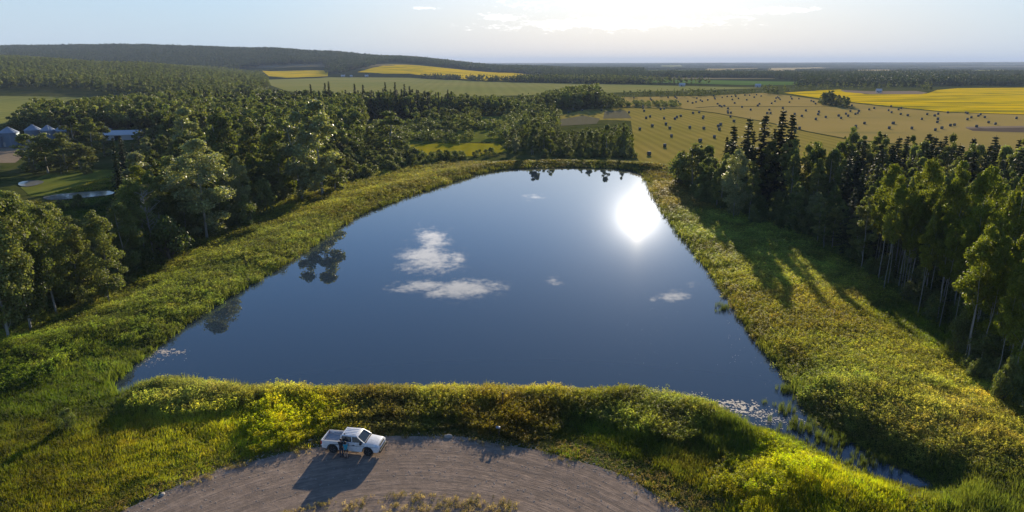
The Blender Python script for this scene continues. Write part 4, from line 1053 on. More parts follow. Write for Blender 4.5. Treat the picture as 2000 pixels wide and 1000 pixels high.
# ------------------------------------------------------------------ grass, weeds, reeds
def tuft_mesh(kind, seed):
    rng = np.random.default_rng(seed); VV, CC = [], []
    def quad(p, s, col, n=None):
        nr = rng.normal(size=3) if n is None else n; nr = nr / np.linalg.norm(nr); a = np.cross(nr, rng.normal(size=3)); a /= np.linalg.norm(a); b = np.cross(nr, a)
        VV.extend([p + a * s / 2, p + b * s * .35, p - a * s / 2, p - b * s * .35]); CC.extend([col] * 4)
    def blade(x, y, h, w, lean, col, tipc=None):
        a = rng.uniform(0, 6.28); d = np.array((math.cos(a), math.sin(a), 0)); s = np.array((-d[1], d[0], 0)) * w / 2; b = np.array((x, y, -.05))
        m = b + d * lean * .3 + np.array((0, 0, h * .6)); t = b + d * lean + np.array((0, 0, h))
        VV.extend([b - s, b + s, m + s * .8, m - s * .8]); CC.extend([col] * 4)
        VV.extend([m - s * .8, m + s * .8, t + s * .15, t - s * .15]); CC.extend([col, col, tipc or col, tipc or col])
    def rc(b=1.0): v = rng.uniform(.7, 1.3) * b; return (v * rng.uniform(.9, 1.1), v, v * rng.uniform(.85, 1.1))
    if kind == 'grass':
        for i in range(34):
            r = .45 * math.sqrt(rng.random()); a = rng.uniform(0, 6.28); c = rc(); blade(r * math.cos(a), r * math.sin(a), rng.uniform(.35, .75), .05, rng.uniform(.05, .3), c, tuple(np.array(c) * (1.25, 1.15, .9)))
    elif kind == 'weed' or kind == 'flower':
        for i in range(9):
            r = .48 * math.sqrt(rng.random()); a = rng.uniform(0, 6.28); x, y = r * math.cos(a), r * math.sin(a); h = rng.uniform(.7, 1.2); c = rc(.9); blade(x, y, h, .035, .12, c)
            for k in range(9):
                u = rng.uniform(.2, .95); quad(np.array((x + rng.normal() * .09, y + rng.normal() * .09, h * u)), rng.uniform(.09, .17), rc(.95))
            for k in range(3 if kind == 'weed' else 6):
                hc = (1.9, 1.85, 1.6) if kind == 'weed' else (1.35, 1.4, .6)
                v = rng.uniform(.7, 1.15); quad(np.array((x + rng.normal() * .07, y + rng.normal() * .07, h * rng.uniform(.9, 1.06))), rng.uniform(.06, .12), tuple(np.array(hc) * v))
    elif kind == 'reed':
        for i in range(26):
            r = .4 * math.sqrt(rng.random()); a = rng.uniform(0, 6.28); c = rc(); blade(r * math.cos(a), r * math.sin(a), rng.uniform(.8, 1.5), .045, rng.uniform(.05, .35), c, c)
    elif kind == 'dry':
        for i in range(10):
            r = .3 * math.sqrt(rng.random()); a = rng.uniform(0, 6.28); x, y = r * math.cos(a), r * math.sin(a); h = rng.uniform(.15, .45); blade(x, y, h, .03, .12, rc())
            for k in range(3): quad(np.array((x + rng.normal() * .05, y + rng.normal() * .05, h * rng.uniform(.7, 1.05))), rng.uniform(.05, .1), rc(1.25))
    VV = np.array(VV); CC = np.array(CC); n = len(VV) // 4
    return np_mesh(kind + '_tuft', VV, np.arange(4 * n).reshape(n, 4), [M['tuft']], col=np.column_stack([CC, np.ones(len(CC))]))
TUFT = {k: src_collection(k, [tuft_mesh(k, 300 + 10 * j + i) for i in range(4)]) for j, k in enumerate(('grass', 'weed', 'flower', 'reed', 'dry'))}

PATCH = [  # photo x, y, radius m, colour, kind
    (560, 835, 5, (.34, .34, .02), 'flower'), (430, 860, 5.5, (.25, .28, .025), 'grass'), (330, 900, 5.5, (.28, .30, .025), 'grass'), (620, 815, 3, (.30, .28, .02), 'flower'), (300, 850, 4.5, (.25, .26, .035), 'grass'), (200, 940, 6, (.20, .21, .02), 'grass'), (100, 980, 6, (.18, .20, .02), 'grass'),
    (120, 760, 6, (.10, .16, .02), 'grass'), (60, 880, 6, (.14, .17, .02), 'grass'), (180, 790, 3.5, (.10, .15, .03), 'grass'),
    (1560, 905, 3.5, (.38, .42, .02), 'flower'), (1640, 920, 4.5, (.38, .43, .018), 'grass'), (1750, 970, 4, (.32, .36, .018), 'grass'), (1500, 960, 3, (.34, .36, .02), 'grass'), (1480, 940, 3, (.34, .35, .02), 'flower'),  # yellow-green mound, colours raised to carry the glow of backlit grass
    (380, 765, 5, (.18, .20, .08), 'weed'), (560, 760, 5, (.20, .21, .07), 'weed'), (880, 750, 4, (.25, .25, .05), 'weed'), (1050, 765, 4, (.24, .23, .05), 'weed'), (1180, 770, 2.5, (.25, .25, .03), 'flower'), (1300, 800, 5, (.17, .20, .06), 'weed'),
    (700, 800, 4, (.13, .12, .05), 'weed'), (1000, 820, 3.5, (.18, .15, .03), 'weed'), (1180, 870, 3, (.13, .17, .015), 'grass'), (1280, 890, 3, (.12, .15, .02), 'grass'), (1350, 900, 3, (.14, .15, .03), 'grass'),
    (1420, 860, 2.5, (.08, .14, .02), 'reed'), (1560, 860, 3, (.09, .15, .03), 'reed'), (1850, 960, 4, (.12, .17, .035), 'reed'), (1950, 980, 5, (.12, .16, .04), 'reed'),
    (1500, 520, 9, (.27, .26, .065), 'weed'), (1420, 450, 9, (.25, .26, .075), 'weed'), (1600, 600, 8, (.27, .22, .045), 'weed'), (1700, 700, 8, (.27, .25, .06), 'weed'), (1480, 600, 6, (.25, .21, .045), 'weed'), (1800, 800, 7, (.25, .26, .09), 'weed'), (1650, 760, 5, (.21, .24, .08), 'weed'), (1900, 860, 6, (.25, .24, .07), 'weed'),  # right-bank colours lightened to offset the shade falling there
    (1780, 640, 5, (.18, .22, .03), 'grass'), (1320, 380, 9, (.22, .17, .06), 'weed'), (1290, 340, 9, (.20, .16, .05), 'grass'),
    (300, 630, 7, (.13, .17, .05), 'weed'), (200, 690, 6, (.12, .17, .035), 'grass'), (420, 560, 8, (.14, .18, .055), 'weed'), (560, 470, 9, (.16, .19, .06), 'weed'), (700, 390, 10, (.17, .18, .045), 'weed'), (850, 345, 12, (.18, .18, .05), 'weed'), (1000, 316, 14, (.17, .165, .06), 'grass'), (1150, 314, 14, (.18, .165, .05), 'grass'), (60, 710, 6, (.11, .16, .03), 'weed'),
    (150, 355, 16, (.19, .20, .03), 'grass'), (180, 405, 10, (.08, .12, .02), 'grass'), (1260, 310, 10, (.18, .17, .04), 'grass')]
def build_meadow():
    rng = np.random.default_rng(77); PX, PY_ = [], []
    y = 33.0
    while y < 262:
        s = .40 * max(1, y / 55) ** .92; xs = np.arange(-.86 * (y + 18), .86 * (y + 18), s)
        PX.append(xs + rng.uniform(-.5, .5, len(xs)) * s); PY_.append(np.full(len(xs), y) + rng.uniform(-.5, .5, len(xs)) * s); y += s
    X = np.concatenate(PX); Y = np.concatenate(PY_)
    d = seg_dist(X, Y, WL); ins = in_poly(X, Y, WL); sd = np.where(ins, -d, d)
    rr = np.hypot(X - ROAD_C[0], Y - ROAD_C[1]) - ROAD_C[2]
    edge_n = (vnoise(X, Y, 2.2, 4) - .5) * 1.6
    onroad = rr < .15 + edge_n * .4
    RW = hits(RB); LW = hits(LB1); deep = (in_poly(X, Y, RW) & (seg_dist(X, Y, RW) > 5)) | (in_poly(X, Y, LW) & (seg_dist(X, Y, LW) > 4))
    fields = np.zeros(len(X), bool)
    for p in FIELDS_NEAR: fields |= in_poly(X, Y, p)
    for p in FIELDS_NEAR[2:]: fields |= seg_dist(X, Y, p) < 3.0
    reach = (np.abs(X) < 125) & ((Y < 245) | (X < -60))
    keep = ~onroad & (sd > -.25) & ~fields & reach & (~deep | (rng.random(len(X)) < .22)) & ((sd < 42) | (Y < 75) | ((X < -60) & (rng.random(len(X)) < .8)))
    X, Y, sd, rr, deep = X[keep], Y[keep], sd[keep], rr[keep], deep[keep]; n = len(X)
    # colour and kind from the patches around
    Wt = np.zeros((n, len(PATCH))); 
    for j, (px, py, r, c, k) in enumerate(PATCH):
        cx, cyy = hit(px, py); sy = r * (1.0 if py > 700 else 1.6)
        wob = 1 + .5 * (vnoise(X, Y, 5, 20 + j % 7) - .5)
        Wt[:, j] = np.exp(-(((X - cx) / r) ** 2 + ((Y - cyy) / sy) ** 2) * wob)
    Wb = .04 + 0 * X; cols = np.array([p[3] for p in PATCH]); base = np.array((.14, .155, .04))
    Wn = Wt ** 1.5; tot = Wn.sum(1) + .02
    C = (Wn @ cols + .02 * base) / tot[:, None]
    big = fbm(X, Y, 7, 31); small = fbm(X, Y, 1.8, 33); dark = fbm(X, Y, 3.5, 35)
    C = C * (.45 + 1.1 * big)[:, None] * (.7 + .6 * vnoise(X, Y, 1.3, 52))[:, None]
    olive = sstep(.5, .72, small)[:, None]; C = C * (1 - olive * .35) + olive * .35 * C * np.array((1.35, 1.05, 1.3))
    C = C * np.where(dark > .62, .78, 1.0)[:, None]
    rb = ((X > 18) & (Y > 64))[:, None]; C = np.where(rb, C * np.array((.87, 1.0, 1.05)), C)
    C = C * rng.uniform(.82, 1.18, (n, 1)) * (1 + rng.normal(size=(n, 3)) * .05)
    kinds = np.array([p[4] for p in PATCH]); kk = kinds[np.argmax(Wt * rng.uniform(.4, 1, Wt.shape), 1)]
    kk = np.where((Wt.max(1) < .03), 'weed', kk)
    kk = np.where((kk == 'flower') & (rng.random(n) < .35), 'grass', kk)
    kk = np.where((sd < .9) & (rng.random(n) < .55), 'reed', kk)
    nearroad = (rr > 0) & (rr < 1.4 + (vnoise(X, Y, 3, 8) - .5) * 2 + 1.8 * sstep(2, 12, X)) & (Y < 60)
    kk = np.where(nearroad, np.where(rng.random(n) < .7, 'dry', 'grass'), kk)
    C[kk == 'reed'] = C[kk == 'reed'] * .5 + np.array((.11, .14, .035)) * .5
    dryc = np.array((.24, .18, .085)); C[kk == 'dry'] = dryc * rng.uniform(.6, 1.25, ((kk == 'dry').sum(), 1))
    # the belt where the slope meets the road on the right is dry and trampled
    Z = height(X, Y); spread = np.maximum(1, Y / 55) ** .8
    hgt = .35 + 1.0 * fbm(X, Y, 4.0, 41) * (.3 + 1.4 * fbm(X, Y, 1.7, 43))
    soft = ((X > 22) & (Y > 66)) | (Y > 120)
    hgt = np.where(soft, .45 * hgt + .42, hgt)
    hgt = hgt * np.where(kk == 'grass', .85, 1.0) * np.where(rr < 3.0, .62, 1) * np.where(deep, .7, 1) * (1 + .25 * sstep(90, 200, Y))
    chan = (X > 22) & (Y < 72) & (sd < 3.2) & (Y < np.interp(X, [20, 45], [70, 55]) - 0)
    hgt = hgt * np.where(chan, .4 + .15 * np.clip(sd, 0, 3.2), 1.0)
    sx = spread * rng.uniform(.8, 1.25, n)
    LBL = {'grass': ('tall_grass', 'tall green and yellow grass around the pond'), 'weed': ('tall_weeds', 'shaggy olive weeds with pale seed heads on the banks'), 'flower': ('yellow_flowers', 'yellow flowering weeds near the track'), 'reed': ('reeds', 'green reeds along the waterline'), 'dry': ('dry_weeds', 'dry tan weeds along the edge of the track')}
    for k, (nm, lb) in LBL.items():
        m = kk == k
        scatter(nm, np.column_stack([X[m], Y[m], Z[m] - .03]), TUFT[k], np.column_stack([sx[m], sx[m], hgt[m] * (1.0 if k != 'reed' else .85)]), tint=np.clip(C[m] * np.array((1.18, 1.18, .9)), .01, .9), label=lb)
        print('tufts', k, m.sum())
    # island of dry weeds in the bend, and stray plants on the shoulder
    n = 5200; a = rng.uniform(.15, math.pi - .15, n); r = ISLE_C[2] - rng.random(n) ** 1.6 * 9 + rng.normal(size=n) * .25
    X = ISLE_C[0] + r * np.cos(a); Y = ISLE_C[1] + r * np.sin(a); k = (vnoise(X, Y, .9, 3) > .45) | (rng.random(n) < .12); X, Y = X[k], Y[k]; n1 = len(X)
    n2 = 900; a = rng.uniform(.1, math.pi - .1, n2); r = ROAD_C[2] - np.abs(rng.normal(size=n2)) * .55; X2 = ROAD_C[0] + r * np.cos(a); Y2 = ROAD_C[1] + r * np.sin(a); k = vnoise(X2, Y2, 1.5, 6) > .5; X2, Y2 = X2[k], Y2[k]
    X = np.concatenate([X, X2]); Y = np.concatenate([Y, Y2]); n = len(X)
    c = np.where(rng.random((n, 1)) < .6, np.array([[.36, .28, .16]]), np.array([[.14, .13, .045]])) * rng.uniform(.5, 1.2, (n, 1))
    scatter('dry_weeds', np.column_stack([X, Y, height(X, Y) + .02]), TUFT['dry'], rng.uniform(.35, .8, n), tint=c, label='dry weeds growing on the gravel inside the bend')
def fld(p): return hits(p)
FIELDS_NEAR = [fld([(1232, 236), (1180, 234), (1098, 240), (1092, 226), (1150, 213), (1215, 211), (1330, 213), (1400, 222), (1650, 272), (2150, 330), (2150, 350), (1560, 350), (1330, 322), (1296, 322), (1262, 318), (1238, 300), (1236, 262)]),
               fld([(-120, 283), (60, 284), (52, 300), (30, 318), (-120, 322)]), fld([(36, 356), (70, 352), (92, 356), (60, 366), (36, 364)]), fld([(84, 384), (130, 378), (180, 375), (224, 373), (222, 381), (160, 387), (120, 391), (86, 391)])]
build_meadow()

# stones along the track edge
M['stone'] = simple('pale_stone', (.34, .30, .26), .9, var=.3, scale=4, bump=.5)
def rock_mesh(seed, nm='rock'):
    rng = random.Random(seed); bm = bmesh.new(); bmesh.ops.create_icosphere(bm, subdivisions=2, radius=.5)
    for v in bm.verts: v.co = Vector((v.co.x * 1.3, v.co.y, v.co.z * .7)) * (1 + rng.uniform(-.16, .16))
    me = bpy.data.meshes.new(nm); bm.to_mesh(me); bm.free(); me.materials.append(M['stone']); return me
for i, (px, py, s, lb) in enumerate([(875, 853, .62, 'pale flat stone at the far edge of the gravel track'), (1120, 886, .3, 'small pale stone in dry grass above the track'), (1234, 928, .28, 'small stone among dry weeds where the track bends away'), (606, 860, .3, 'pale stone beside the pickup tail'), (318, 966, .4, 'pale stone at the track edge near the shaggy grass')]):
    x, y = hit(px, py); o = link(bpy.data.objects.new('rock', rock_mesh(i))); o.location = (x, y, hz(x, y) + .02); o.scale = (s, s, s); o.rotation_euler = (0, 0, i * 1.3); tag(o, lb, 'rock', 'stones along the track')
# pebbles
def pebbles():
    rng = np.random.default_rng(9); c = src_collection('pebble', [rock_mesh(50 + i, 'pebble') for i in range(3)]); n = 2600
    a = rng.uniform(.1, math.pi - .1, n); r = np.where(rng.random(n) < .6, ROAD_C[2] + rng.normal(size=n) * .45, ROAD_C[2] - rng.random(n) * 7); X = ROAD_C[0] + r * np.cos(a); Y = ROAD_C[1] + r * np.sin(a)
    scatter('pebbles', np.column_stack([X, Y, height(X, Y) + .03]), c, rng.uniform(.03, .11, n) * 1.0, label='loose pebbles on the gravel')
pebbles()

# floating scum, sun glare put into its pale colour
M['scum'] = simple('sunglare_scum', (.50, .43, .36), .8, var=.3, scale=3)
def scum():
    rng = np.random.default_rng(4); ms = []
    for s in range(3):
        k = 7; a = np.sort(rng.uniform(0, 6.28, k)); r = rng.uniform(.3, .6, k); v = np.column_stack([r * np.cos(a), r * np.sin(a) * .8, np.zeros(k)])
        mb = MB(); mb.add([tuple(q) for q in v] + [(q[0], q[1], .02) for q in v], [tuple(range(k - 1, -1, -1)), tuple(range(k, 2 * k))] + [(i, (i + 1) % k, (i + 1) % k + k, i + k) for i in range(k)]); ms.append(mb.mesh('scum_flake', M['scum']))
    c = src_collection('scum', ms); P = []; S = []
    for px, py, rx, ry, n, s in [(1425, 789, 26, 6, 260, .22), (1458, 800, 26, 12, 420, .22), (1505, 815, 55, 14, 420, .14), (1540, 825, 40, 10, 260, .13), (1340, 772, 40, 5, 130, .14), (1480, 700, 70, 60, 60, .06), (1600, 850, 60, 18, 140, .1), (330, 686, 26, 5, 260, .2), (300, 697, 38, 9, 330, .13), (270, 708, 25, 10, 120, .12), (1270, 620, 50, 60, 70, .05), (1240, 700, 80, 50, 50, .05), (1440, 640, 30, 60, 70, .08)]:
        q = rng.normal(size=(n, 2)) * .55; fil = vnoise(q[:, 0] * 10, q[:, 1] * 10, 3, int(px)) > .42
        for (u, v) in q[fil]:
            x, y = on_plane(px + u * rx, py + v * ry, 0); P.append((x, y, .006)); S.append(s * rng.uniform(.4, 1.3))
    P = np.array(P); S = np.array(S); k = in_poly(P[:, 0], P[:, 1], WL)
    scatter('sunglare_scum', P[k], c, S[k], label='scum floating in patches near the pond corners, sun glare in its pale colour')
    P = []; 
    for px, py, r, n in [(1412, 602, 9, 16), (1542, 762, 14, 26), (1560, 835, 22, 40), (1620, 860, 30, 70), (1700, 900, 30, 60), (1530, 800, 20, 20), (232, 730, 10, 14)]:
        for i in range(n): P.append((*on_plane(px + rng.normal() * r, py + rng.normal() * r * .4, 0), -.05))
    P = np.array(P); k = in_poly(P[:, 0], P[:, 1], WL); P = P[k]
    scatter('water_reeds', P, TUFT['reed'], np.column_stack([np.full(len(P), .5), np.full(len(P), .5), rng.uniform(.35, .7, len(P))]), tint=np.tile((.09, .12, .03), (len(P), 1)), label='thin reeds standing in the shallow water')
scum()

# ------------------------------------------------------------------ hay bales
M['bale'] = simple('dark_bale_wrap', (.085, .095, .095), .75, var=.25, scale=1.5, spec=.25, bump=.3)
M['balehay'] = simple('bale_end', (.10, .095, .07), .8, var=.3, scale=5, bump=.4)
def bale_proto():
    mb = MB(); r, L = .92, .8; prof = [(r - .12, -L), (r - .03, -L + .05), (r, -L + .14), (r, -.25), (r + .015, 0), (r, .25), (r, L - .14), (r - .03, L - .05), (r - .12, L)]
    vs = prof; mb.lathe(vs, 22, 'x', (0, 0, r)); a = mb.mesh('bale_wrap', M['bale'], smooth=True)
    e = MB(); 
    for s in (-1, 1): e.lathe([(.80, s * (L + .004)), (.55, s * (L + .02)), (.25, s * (L + .012)), (.0, s * (L + .02))], 18, 'x', (0, 0, r))
    return a, e.mesh('bale_end', M['balehay'])
BW, BE = bale_proto()
ZA = [(450, 862), (655, 757), (1115, 690), (1300, 642), (742, 628), (330, 538), (720, 525), (980, 518), (1163, 530), (1365, 543), (1352, 502), (1382, 482), (492, 497), (670, 475), (1555, 438), (413, 395), (463, 377), (647, 400), (787, 405), (814, 384), (863, 370), (1152, 398), (1158, 380), (1510, 378), (190, 325), (387, 305), (1023, 333), (1103, 323), (1478, 330), (1515, 330), (1475, 312), (1990, 335), (1773, 290), (1660, 255), (1478, 275), (602, 282), (647, 276), (372, 268), (370, 245), (370, 215), (370, 185), (353, 170), (127, 180), (242, 190), (316, 190), (253, 138), (470, 152), (485, 165), (698, 132), (643, 208), (762, 187), (833, 187), (853, 214), (793, 128), (812, 141), (955, 183), (1017, 203), (1062, 190), (1072, 142), (1120, 168), (1143, 182), (1215, 165), (1290, 110), (1310, 150), (1303, 138), (1403, 132), (1467, 120), (1525, 120), (1570, 102), (1580, 120), (1535, 160), (1615, 145), (1565, 204), (1343, 214), (1370, 240), (1395, 250), (1430, 240), (1697, 102), (1760, 104), (1722, 163), (1820, 130), (1850, 98), (1910, 114), (1888, 215), (1866, 238)]
ZB = [(380, 208), (424, 182), (437, 142), (457, 128), (473, 140), (490, 158), (630, 124), (643, 150), (612, 193), (735, 148), (895, 176), (926, 188), (952, 213), (350, 290), (525, 270), (325, 335), (680, 347), (773, 372), (825, 302), (995, 316), (985, 350), (955, 412), (1083, 385), (645, 478), (688, 468), (742, 530), (684, 565), (1252, 368), (1283, 397), (1347, 343), (1374, 370), (1405, 310), (1470, 345), (1500, 335), (1515, 308), (1425, 237), (1650, 288), (1715, 270), (1588, 465), (1475, 507), (1457, 565), (1900, 298), (1940, 325), (1935, 250), (1910, 527), (1920, 462), (1955, 465)]
ZC = [(365, 287), (400, 272), (393, 347), (485, 364), (537, 530), (667, 410), (738, 349), (835, 367), (880, 344), (877, 411), (870, 450), (928, 527), (843, 550), (1005, 327), (1240, 328), (1262, 338), (1040, 493), (1092, 486), (1312, 390), (1260, 415), (1380, 507), (1403, 370), (1430, 352), (1487, 387), (1537, 453), (1624, 473), (1898, 400)]
BALES = [(1200 + a / 6.667, 170 + b / 6.667) for a, b in ZA] + [(1450 + a / 6.667, 170 + b / 6.667) for a, b in ZB] + [(1700 + a / 6.667, 170 + b / 6.667) for a, b in ZC] + [(1111, 219), (1120, 213.5), (1137, 215), (1175, 214.5)]
BALES.sort(key=lambda p: -p[1])
first = None; spots = []
for i, (px, py) in enumerate(BALES):
    Yc = H * 1440 / max(8, (py - 122)); foot = py + .9 / Yc * 1400 * .98
    x, y = hit(px, foot)
    if spots and min(math.hypot(x - a, y - b) for a, b in spots) < 1.9: x += 2.1
    spots.append((x, y))
    if first is None:
        root = bpy.data.objects.new('hay_bale', None); w = bpy.data.objects.new('wrap', BW); e = bpy.data.objects.new('end_face', BE); first = (root, w, e)
    else:
        root, w, e = [q.copy() for q in first]
        for k in ('label', 'category', 'group'):
            if k in root: del root[k]
    COL.objects.link(root); COL.objects.link(w); COL.objects.link(e); w.parent = root; e.parent = root
    rr = random.Random(i); root.location = (x, y, hz(x, y) + .05); root.rotation_euler = (0, 0, rr.uniform(-.35, .35) + (0 if px < 1480 else -.5)); s = rr.uniform(.74, .83); root.scale = (s, s, s)
    north = y > 520 and py < 212
    if i == 0: lb = 'dark round hay bale standing closest to the pond, just past its far corner'
    elif i == 1: lb = 'dark round bale second from the pond corner, in line with the closest one'
    elif i == 2: lb = 'dark hay bale just above the leafy corner of the wood'
    elif i == 3: lb = 'dark hay bale beside the first spruce tips, in the mown stripes'
    elif px < 1180: lb = 'small dark bale on the yellow-green edge beside the dark thicket'
    elif py < 185: lb = 'tiny dark bale in the last rows of the tan field under the hedge'
    elif py < 199: lb = 'small dark bale scattered over the tan hay field ' + ('before the hedge' if px < 1330 else ('in the middle' if px < 1480 else 'near the lone clump of trees'))
    elif py < 213: lb = 'small dark bale close to the dark ditch line ' + ('by the low scrub strip' if px < 1340 else ('across the tan field' if px < 1560 else 'and the canola edge'))
    elif px < 1300: lb = 'dark round bale on the striped mown field ' + ('below the ploughed patch' if py < 235 else 'towards the pond end')
    elif px < 1480: lb = 'dark round bale on the striped mown field in front of the spruces'
    elif px < 1640: lb = 'dark round bale on the mown field behind the spruce tips'
    elif px < 1800: lb = 'dark round bale between the canola and the top of the wood'
    else: lb = 'dark round bale between the canola and the ploughed strip'
    if 1480 <= px < 1640 and py >= 213: lb = 'dark round bale on the mown field ' + ('close behind the spruce tips' if px < 1545 and py > 232 else ('above the spruce tips' if px < 1545 else ('under the lone clump of trees' if py < 226 else 'at the poplar spire')))
    tag(root, lb, 'hay bale', 'round hay bales lying across the mown fields')

# ------------------------------------------------------------------ grain bins, shed, far buildings
def steel_mat(name, col):
    m = new_mat(name); t = NT(m); w = t.n('ShaderNodeTexWave', wave_type='BANDS', bands_direction='Z'); w.inputs['Scale'].default_value = 3.0
    tc = t.n('ShaderNodeTexCoord'); t.l(tc.outputs['Object'], w.inputs['Vector'])
    t.out(t.pbr(t.mix(t.noise(.8, 3), tuple(c * .8 for c in col), col), .42, .65, .5, t.bump(w.outputs['Fac'], .5, .08))); return m
M['steel'] = steel_mat('galvanised_steel', (.20, .25, .31)); M['roofsteel'] = simple('bin_roof_steel', (.30, .34, .40), .6, .3, .5, scale=1)
M['whitemetal'] = simple('white_sheet_metal', (.55, .55, .56), .7, 0, .4, var=.05, scale=1); M['wallgrey'] = simple('shed_wall', (.35, .34, .33), .8)
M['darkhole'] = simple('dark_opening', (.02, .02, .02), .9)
def bin_at(px, foot, half_w, top, label):
    x, y = hit(px, foot); z = hz(x, y); depth = y * CP + (H - z) * SP; r = half_w / F * depth; h = top_z(px, top, x, y) - z
    root = empty('grain_bin', (x, y, z)); tag(root, label, 'grain bin', 'steel grain bins at the farm')
    b = MB(); he = h * .72; prof = [(r, -.2)]
    for k in range(10): prof += [(r, he * k / 10 + .02), (r + .05, he * (k + .5) / 10)]
    prof.append((r, he)); b.lathe(prof, 28); b.build('wall', M['steel'], root, smooth=True)
    b = MB(); b.lathe([(r + .18, he - .02), (r + .18, he + .05), (r * .16, h - .25), (r * .16, h - .02), (r * .1, h + .06), (0, h + .08)], 28); b.build('roof', M['roofsteel'], root)
    b = MB()
    for k in range(8):
        a = k * math.pi / 4; b.tube([((r + .16) * math.cos(a), (r + .16) * math.sin(a), he + .08), (r * .17 * math.cos(a), r * .17 * math.sin(a), h - .2)], [.05, .05], 4)
    b.build('roof_rib', M['roofsteel'], root)
    b = MB(); b.box(-.5, .5, -r - .1, -r + .1, .3, 2.1); b.build('door', M['wallgrey'], root, .03)
    b = MB()
    for s in (-.2, .2): b.tube([(r * .6 + s, -r * .83, 0), (r * .6 + s, -r * .83, he)], [.03, .03], 4)
    for k in range(int(he / .35)): b.tube([(r * .6 - .2, -r * .83, .3 + k * .35), (r * .6 + .2, -r * .83, .3 + k * .35)], [.02, .02], 4)
    b.build('ladder', M['wallgrey'], root)
for a in [(-3, 288, 10, 258, 'steel grain bin cut off by the picture edge'), (22, 286, 17, 248, 'big steel grain bin standing on bare dirt, nearest the picture edge but whole'), (69, 279, 14.5, 243.5, 'first of three blue-grey bins in a row, with pointed roof'),
          (98, 279, 13, 244.5, 'middle one of the three blue-grey bins in a row'), (122, 278, 10, 246, 'last of three blue-grey bins, half behind a tree'), (209, 270, 11, 246.5, 'lone pale bin beside the long white shed')]: bin_at(*a)
def gable(name, label, cat, c, w, d, hw, hr, rz, wall='whitemetal', roof='whitemetal', nwin=2, group=None):
    root = empty(name, (c[0], c[1], hz(*c)), rz); tag(root, label, cat, group)
    b = MB(); b.add([(-w/2, -d/2, -.3), (w/2, -d/2, -.3), (w/2, d/2, -.3), (-w/2, d/2, -.3), (-w/2, -d/2, hw), (w/2, -d/2, hw), (w/2, d/2, hw), (-w/2, d/2, hw), (-w/2, 0, hr), (w/2, 0, hr)],
                    [(0, 3, 2, 1), (0, 1, 5, 4), (2, 3, 7, 6), (1, 2, 6, 9, 5), (3, 0, 4, 8, 7), (4, 5, 9, 8), (6, 7, 8, 9)]); b.build('wall', M[wall], root)
    b = MB(); o = .4
    for s in (-1, 1):
        y0 = s * (d/2 + o); z0 = hw - o * (hr - hw) / (d/2) + .02
        vs = [(-w/2 - o, y0, z0), (w/2 + o, y0, z0), (w/2 + o, 0, hr + .03), (-w/2 - o, 0, hr + .03)]; b.add(vs + [(x, y, z + .12) for x, y, z in vs], [(0, 3, 2, 1), (4, 5, 6, 7), (0, 1, 5, 4), (1, 2, 6, 5), (2, 3, 7, 6), (3, 0, 4, 7)])
    b.build('roof', M[roof], root)
    b = MB(); b.box(-w * .12, w * .02, -d/2 - .05, -d/2 + .05, 0, min(2.4, hw * .8)); b.build('door', M['darkhole'], root)
    for k in range(nwin):
        x = -w * .35 + k * w * .55 / max(1, nwin - 1) + (w * .12 if k else 0); b = MB(); b.box(x - .5, x + .5, -d/2 - .04, -d/2 + .04, 1.1, min(2.1, hw * .85)); b.build('window', M['darkhole'], root)
    return root
x, y = hit(238, 272); gable('farm_shed', 'long low shed with white metal roof beside the lone pale bin', 'shed', (x, y), 17, 7, 2.4, 4.0, .25, 'wallgrey')
for px, py, w, lb, rf in [(670, 150, 14, 'tiny white farmhouse at the foot of the ridge spur', 'whitemetal'), (686, 150.5, 9, 'tiny white outbuilding beside the farmhouse by the ridge spur', 'whitemetal'), (716, 150, 12, 'small pale barn before the dark slope of the canola hillside', 'whitemetal'),
                          (1332, 168.5, 14, 'white house in the tree line beyond the pale field', 'whitemetal'), (1415, 139, 16, 'tiny bright farm building far out in the woods', 'whitemetal'), (1716, 181, 9, 'small white site hut on the building site by the canola', 'whitemetal'), (1480, 170, 12, 'pale barn at the end of the tree line by the dark grove', 'whitemetal')]:
    w *= .62; x, y = hit(px, py); gable('farmhouse', lb, 'building', (x, y), w, w * .6, 2.6, 4.4, .3 if px < 1000 else -.2, 'whitemetal', rf, 2, 'far-off farm buildings')

# ------------------------------------------------------------------ pickup truck
M['paint'] = new_mat('white_truck_paint'); _t = NT(M['paint']); _p = _t.n('ShaderNodeBsdfPrincipled'); _t.l(_t.mix(_t.ramp(_t.noise(3, 5, .7), .35, .7), (.60, .59, .57), (.78, .78, .80)), _p.inputs['Base Color']); _p.inputs['Roughness'].default_value = .32; _p.inputs['Coat Weight'].default_value = .6; _p.inputs['Coat Roughness'].default_value = .08; _t.out(_p.outputs[0])
M['glass'] = simple('dark_car_glass', (.02, .03, .035), .12, 0, .5, var=.1); M['black'] = simple('black_plastic', (.02, .02, .022), .55); M['tyre'] = simple('tyre_rubber', (.018, .018, .018), .85, bump=.3, scale=8)
M['alloy'] = simple('dark_alloy', (.22, .22, .23), .35, .8); M['red'] = simple('tail_light_red', (.45, .02, .02), .25); M['lamp'] = simple('headlight_lens', (.60, .62, .64), .1, 0, .9); M['bedgrey'] = simple('bed_liner', (.42, .42, .43), .7, var=.15, scale=3); M['chrome'] = simple('chrome', (.6, .6, .6), .15, 1.0)
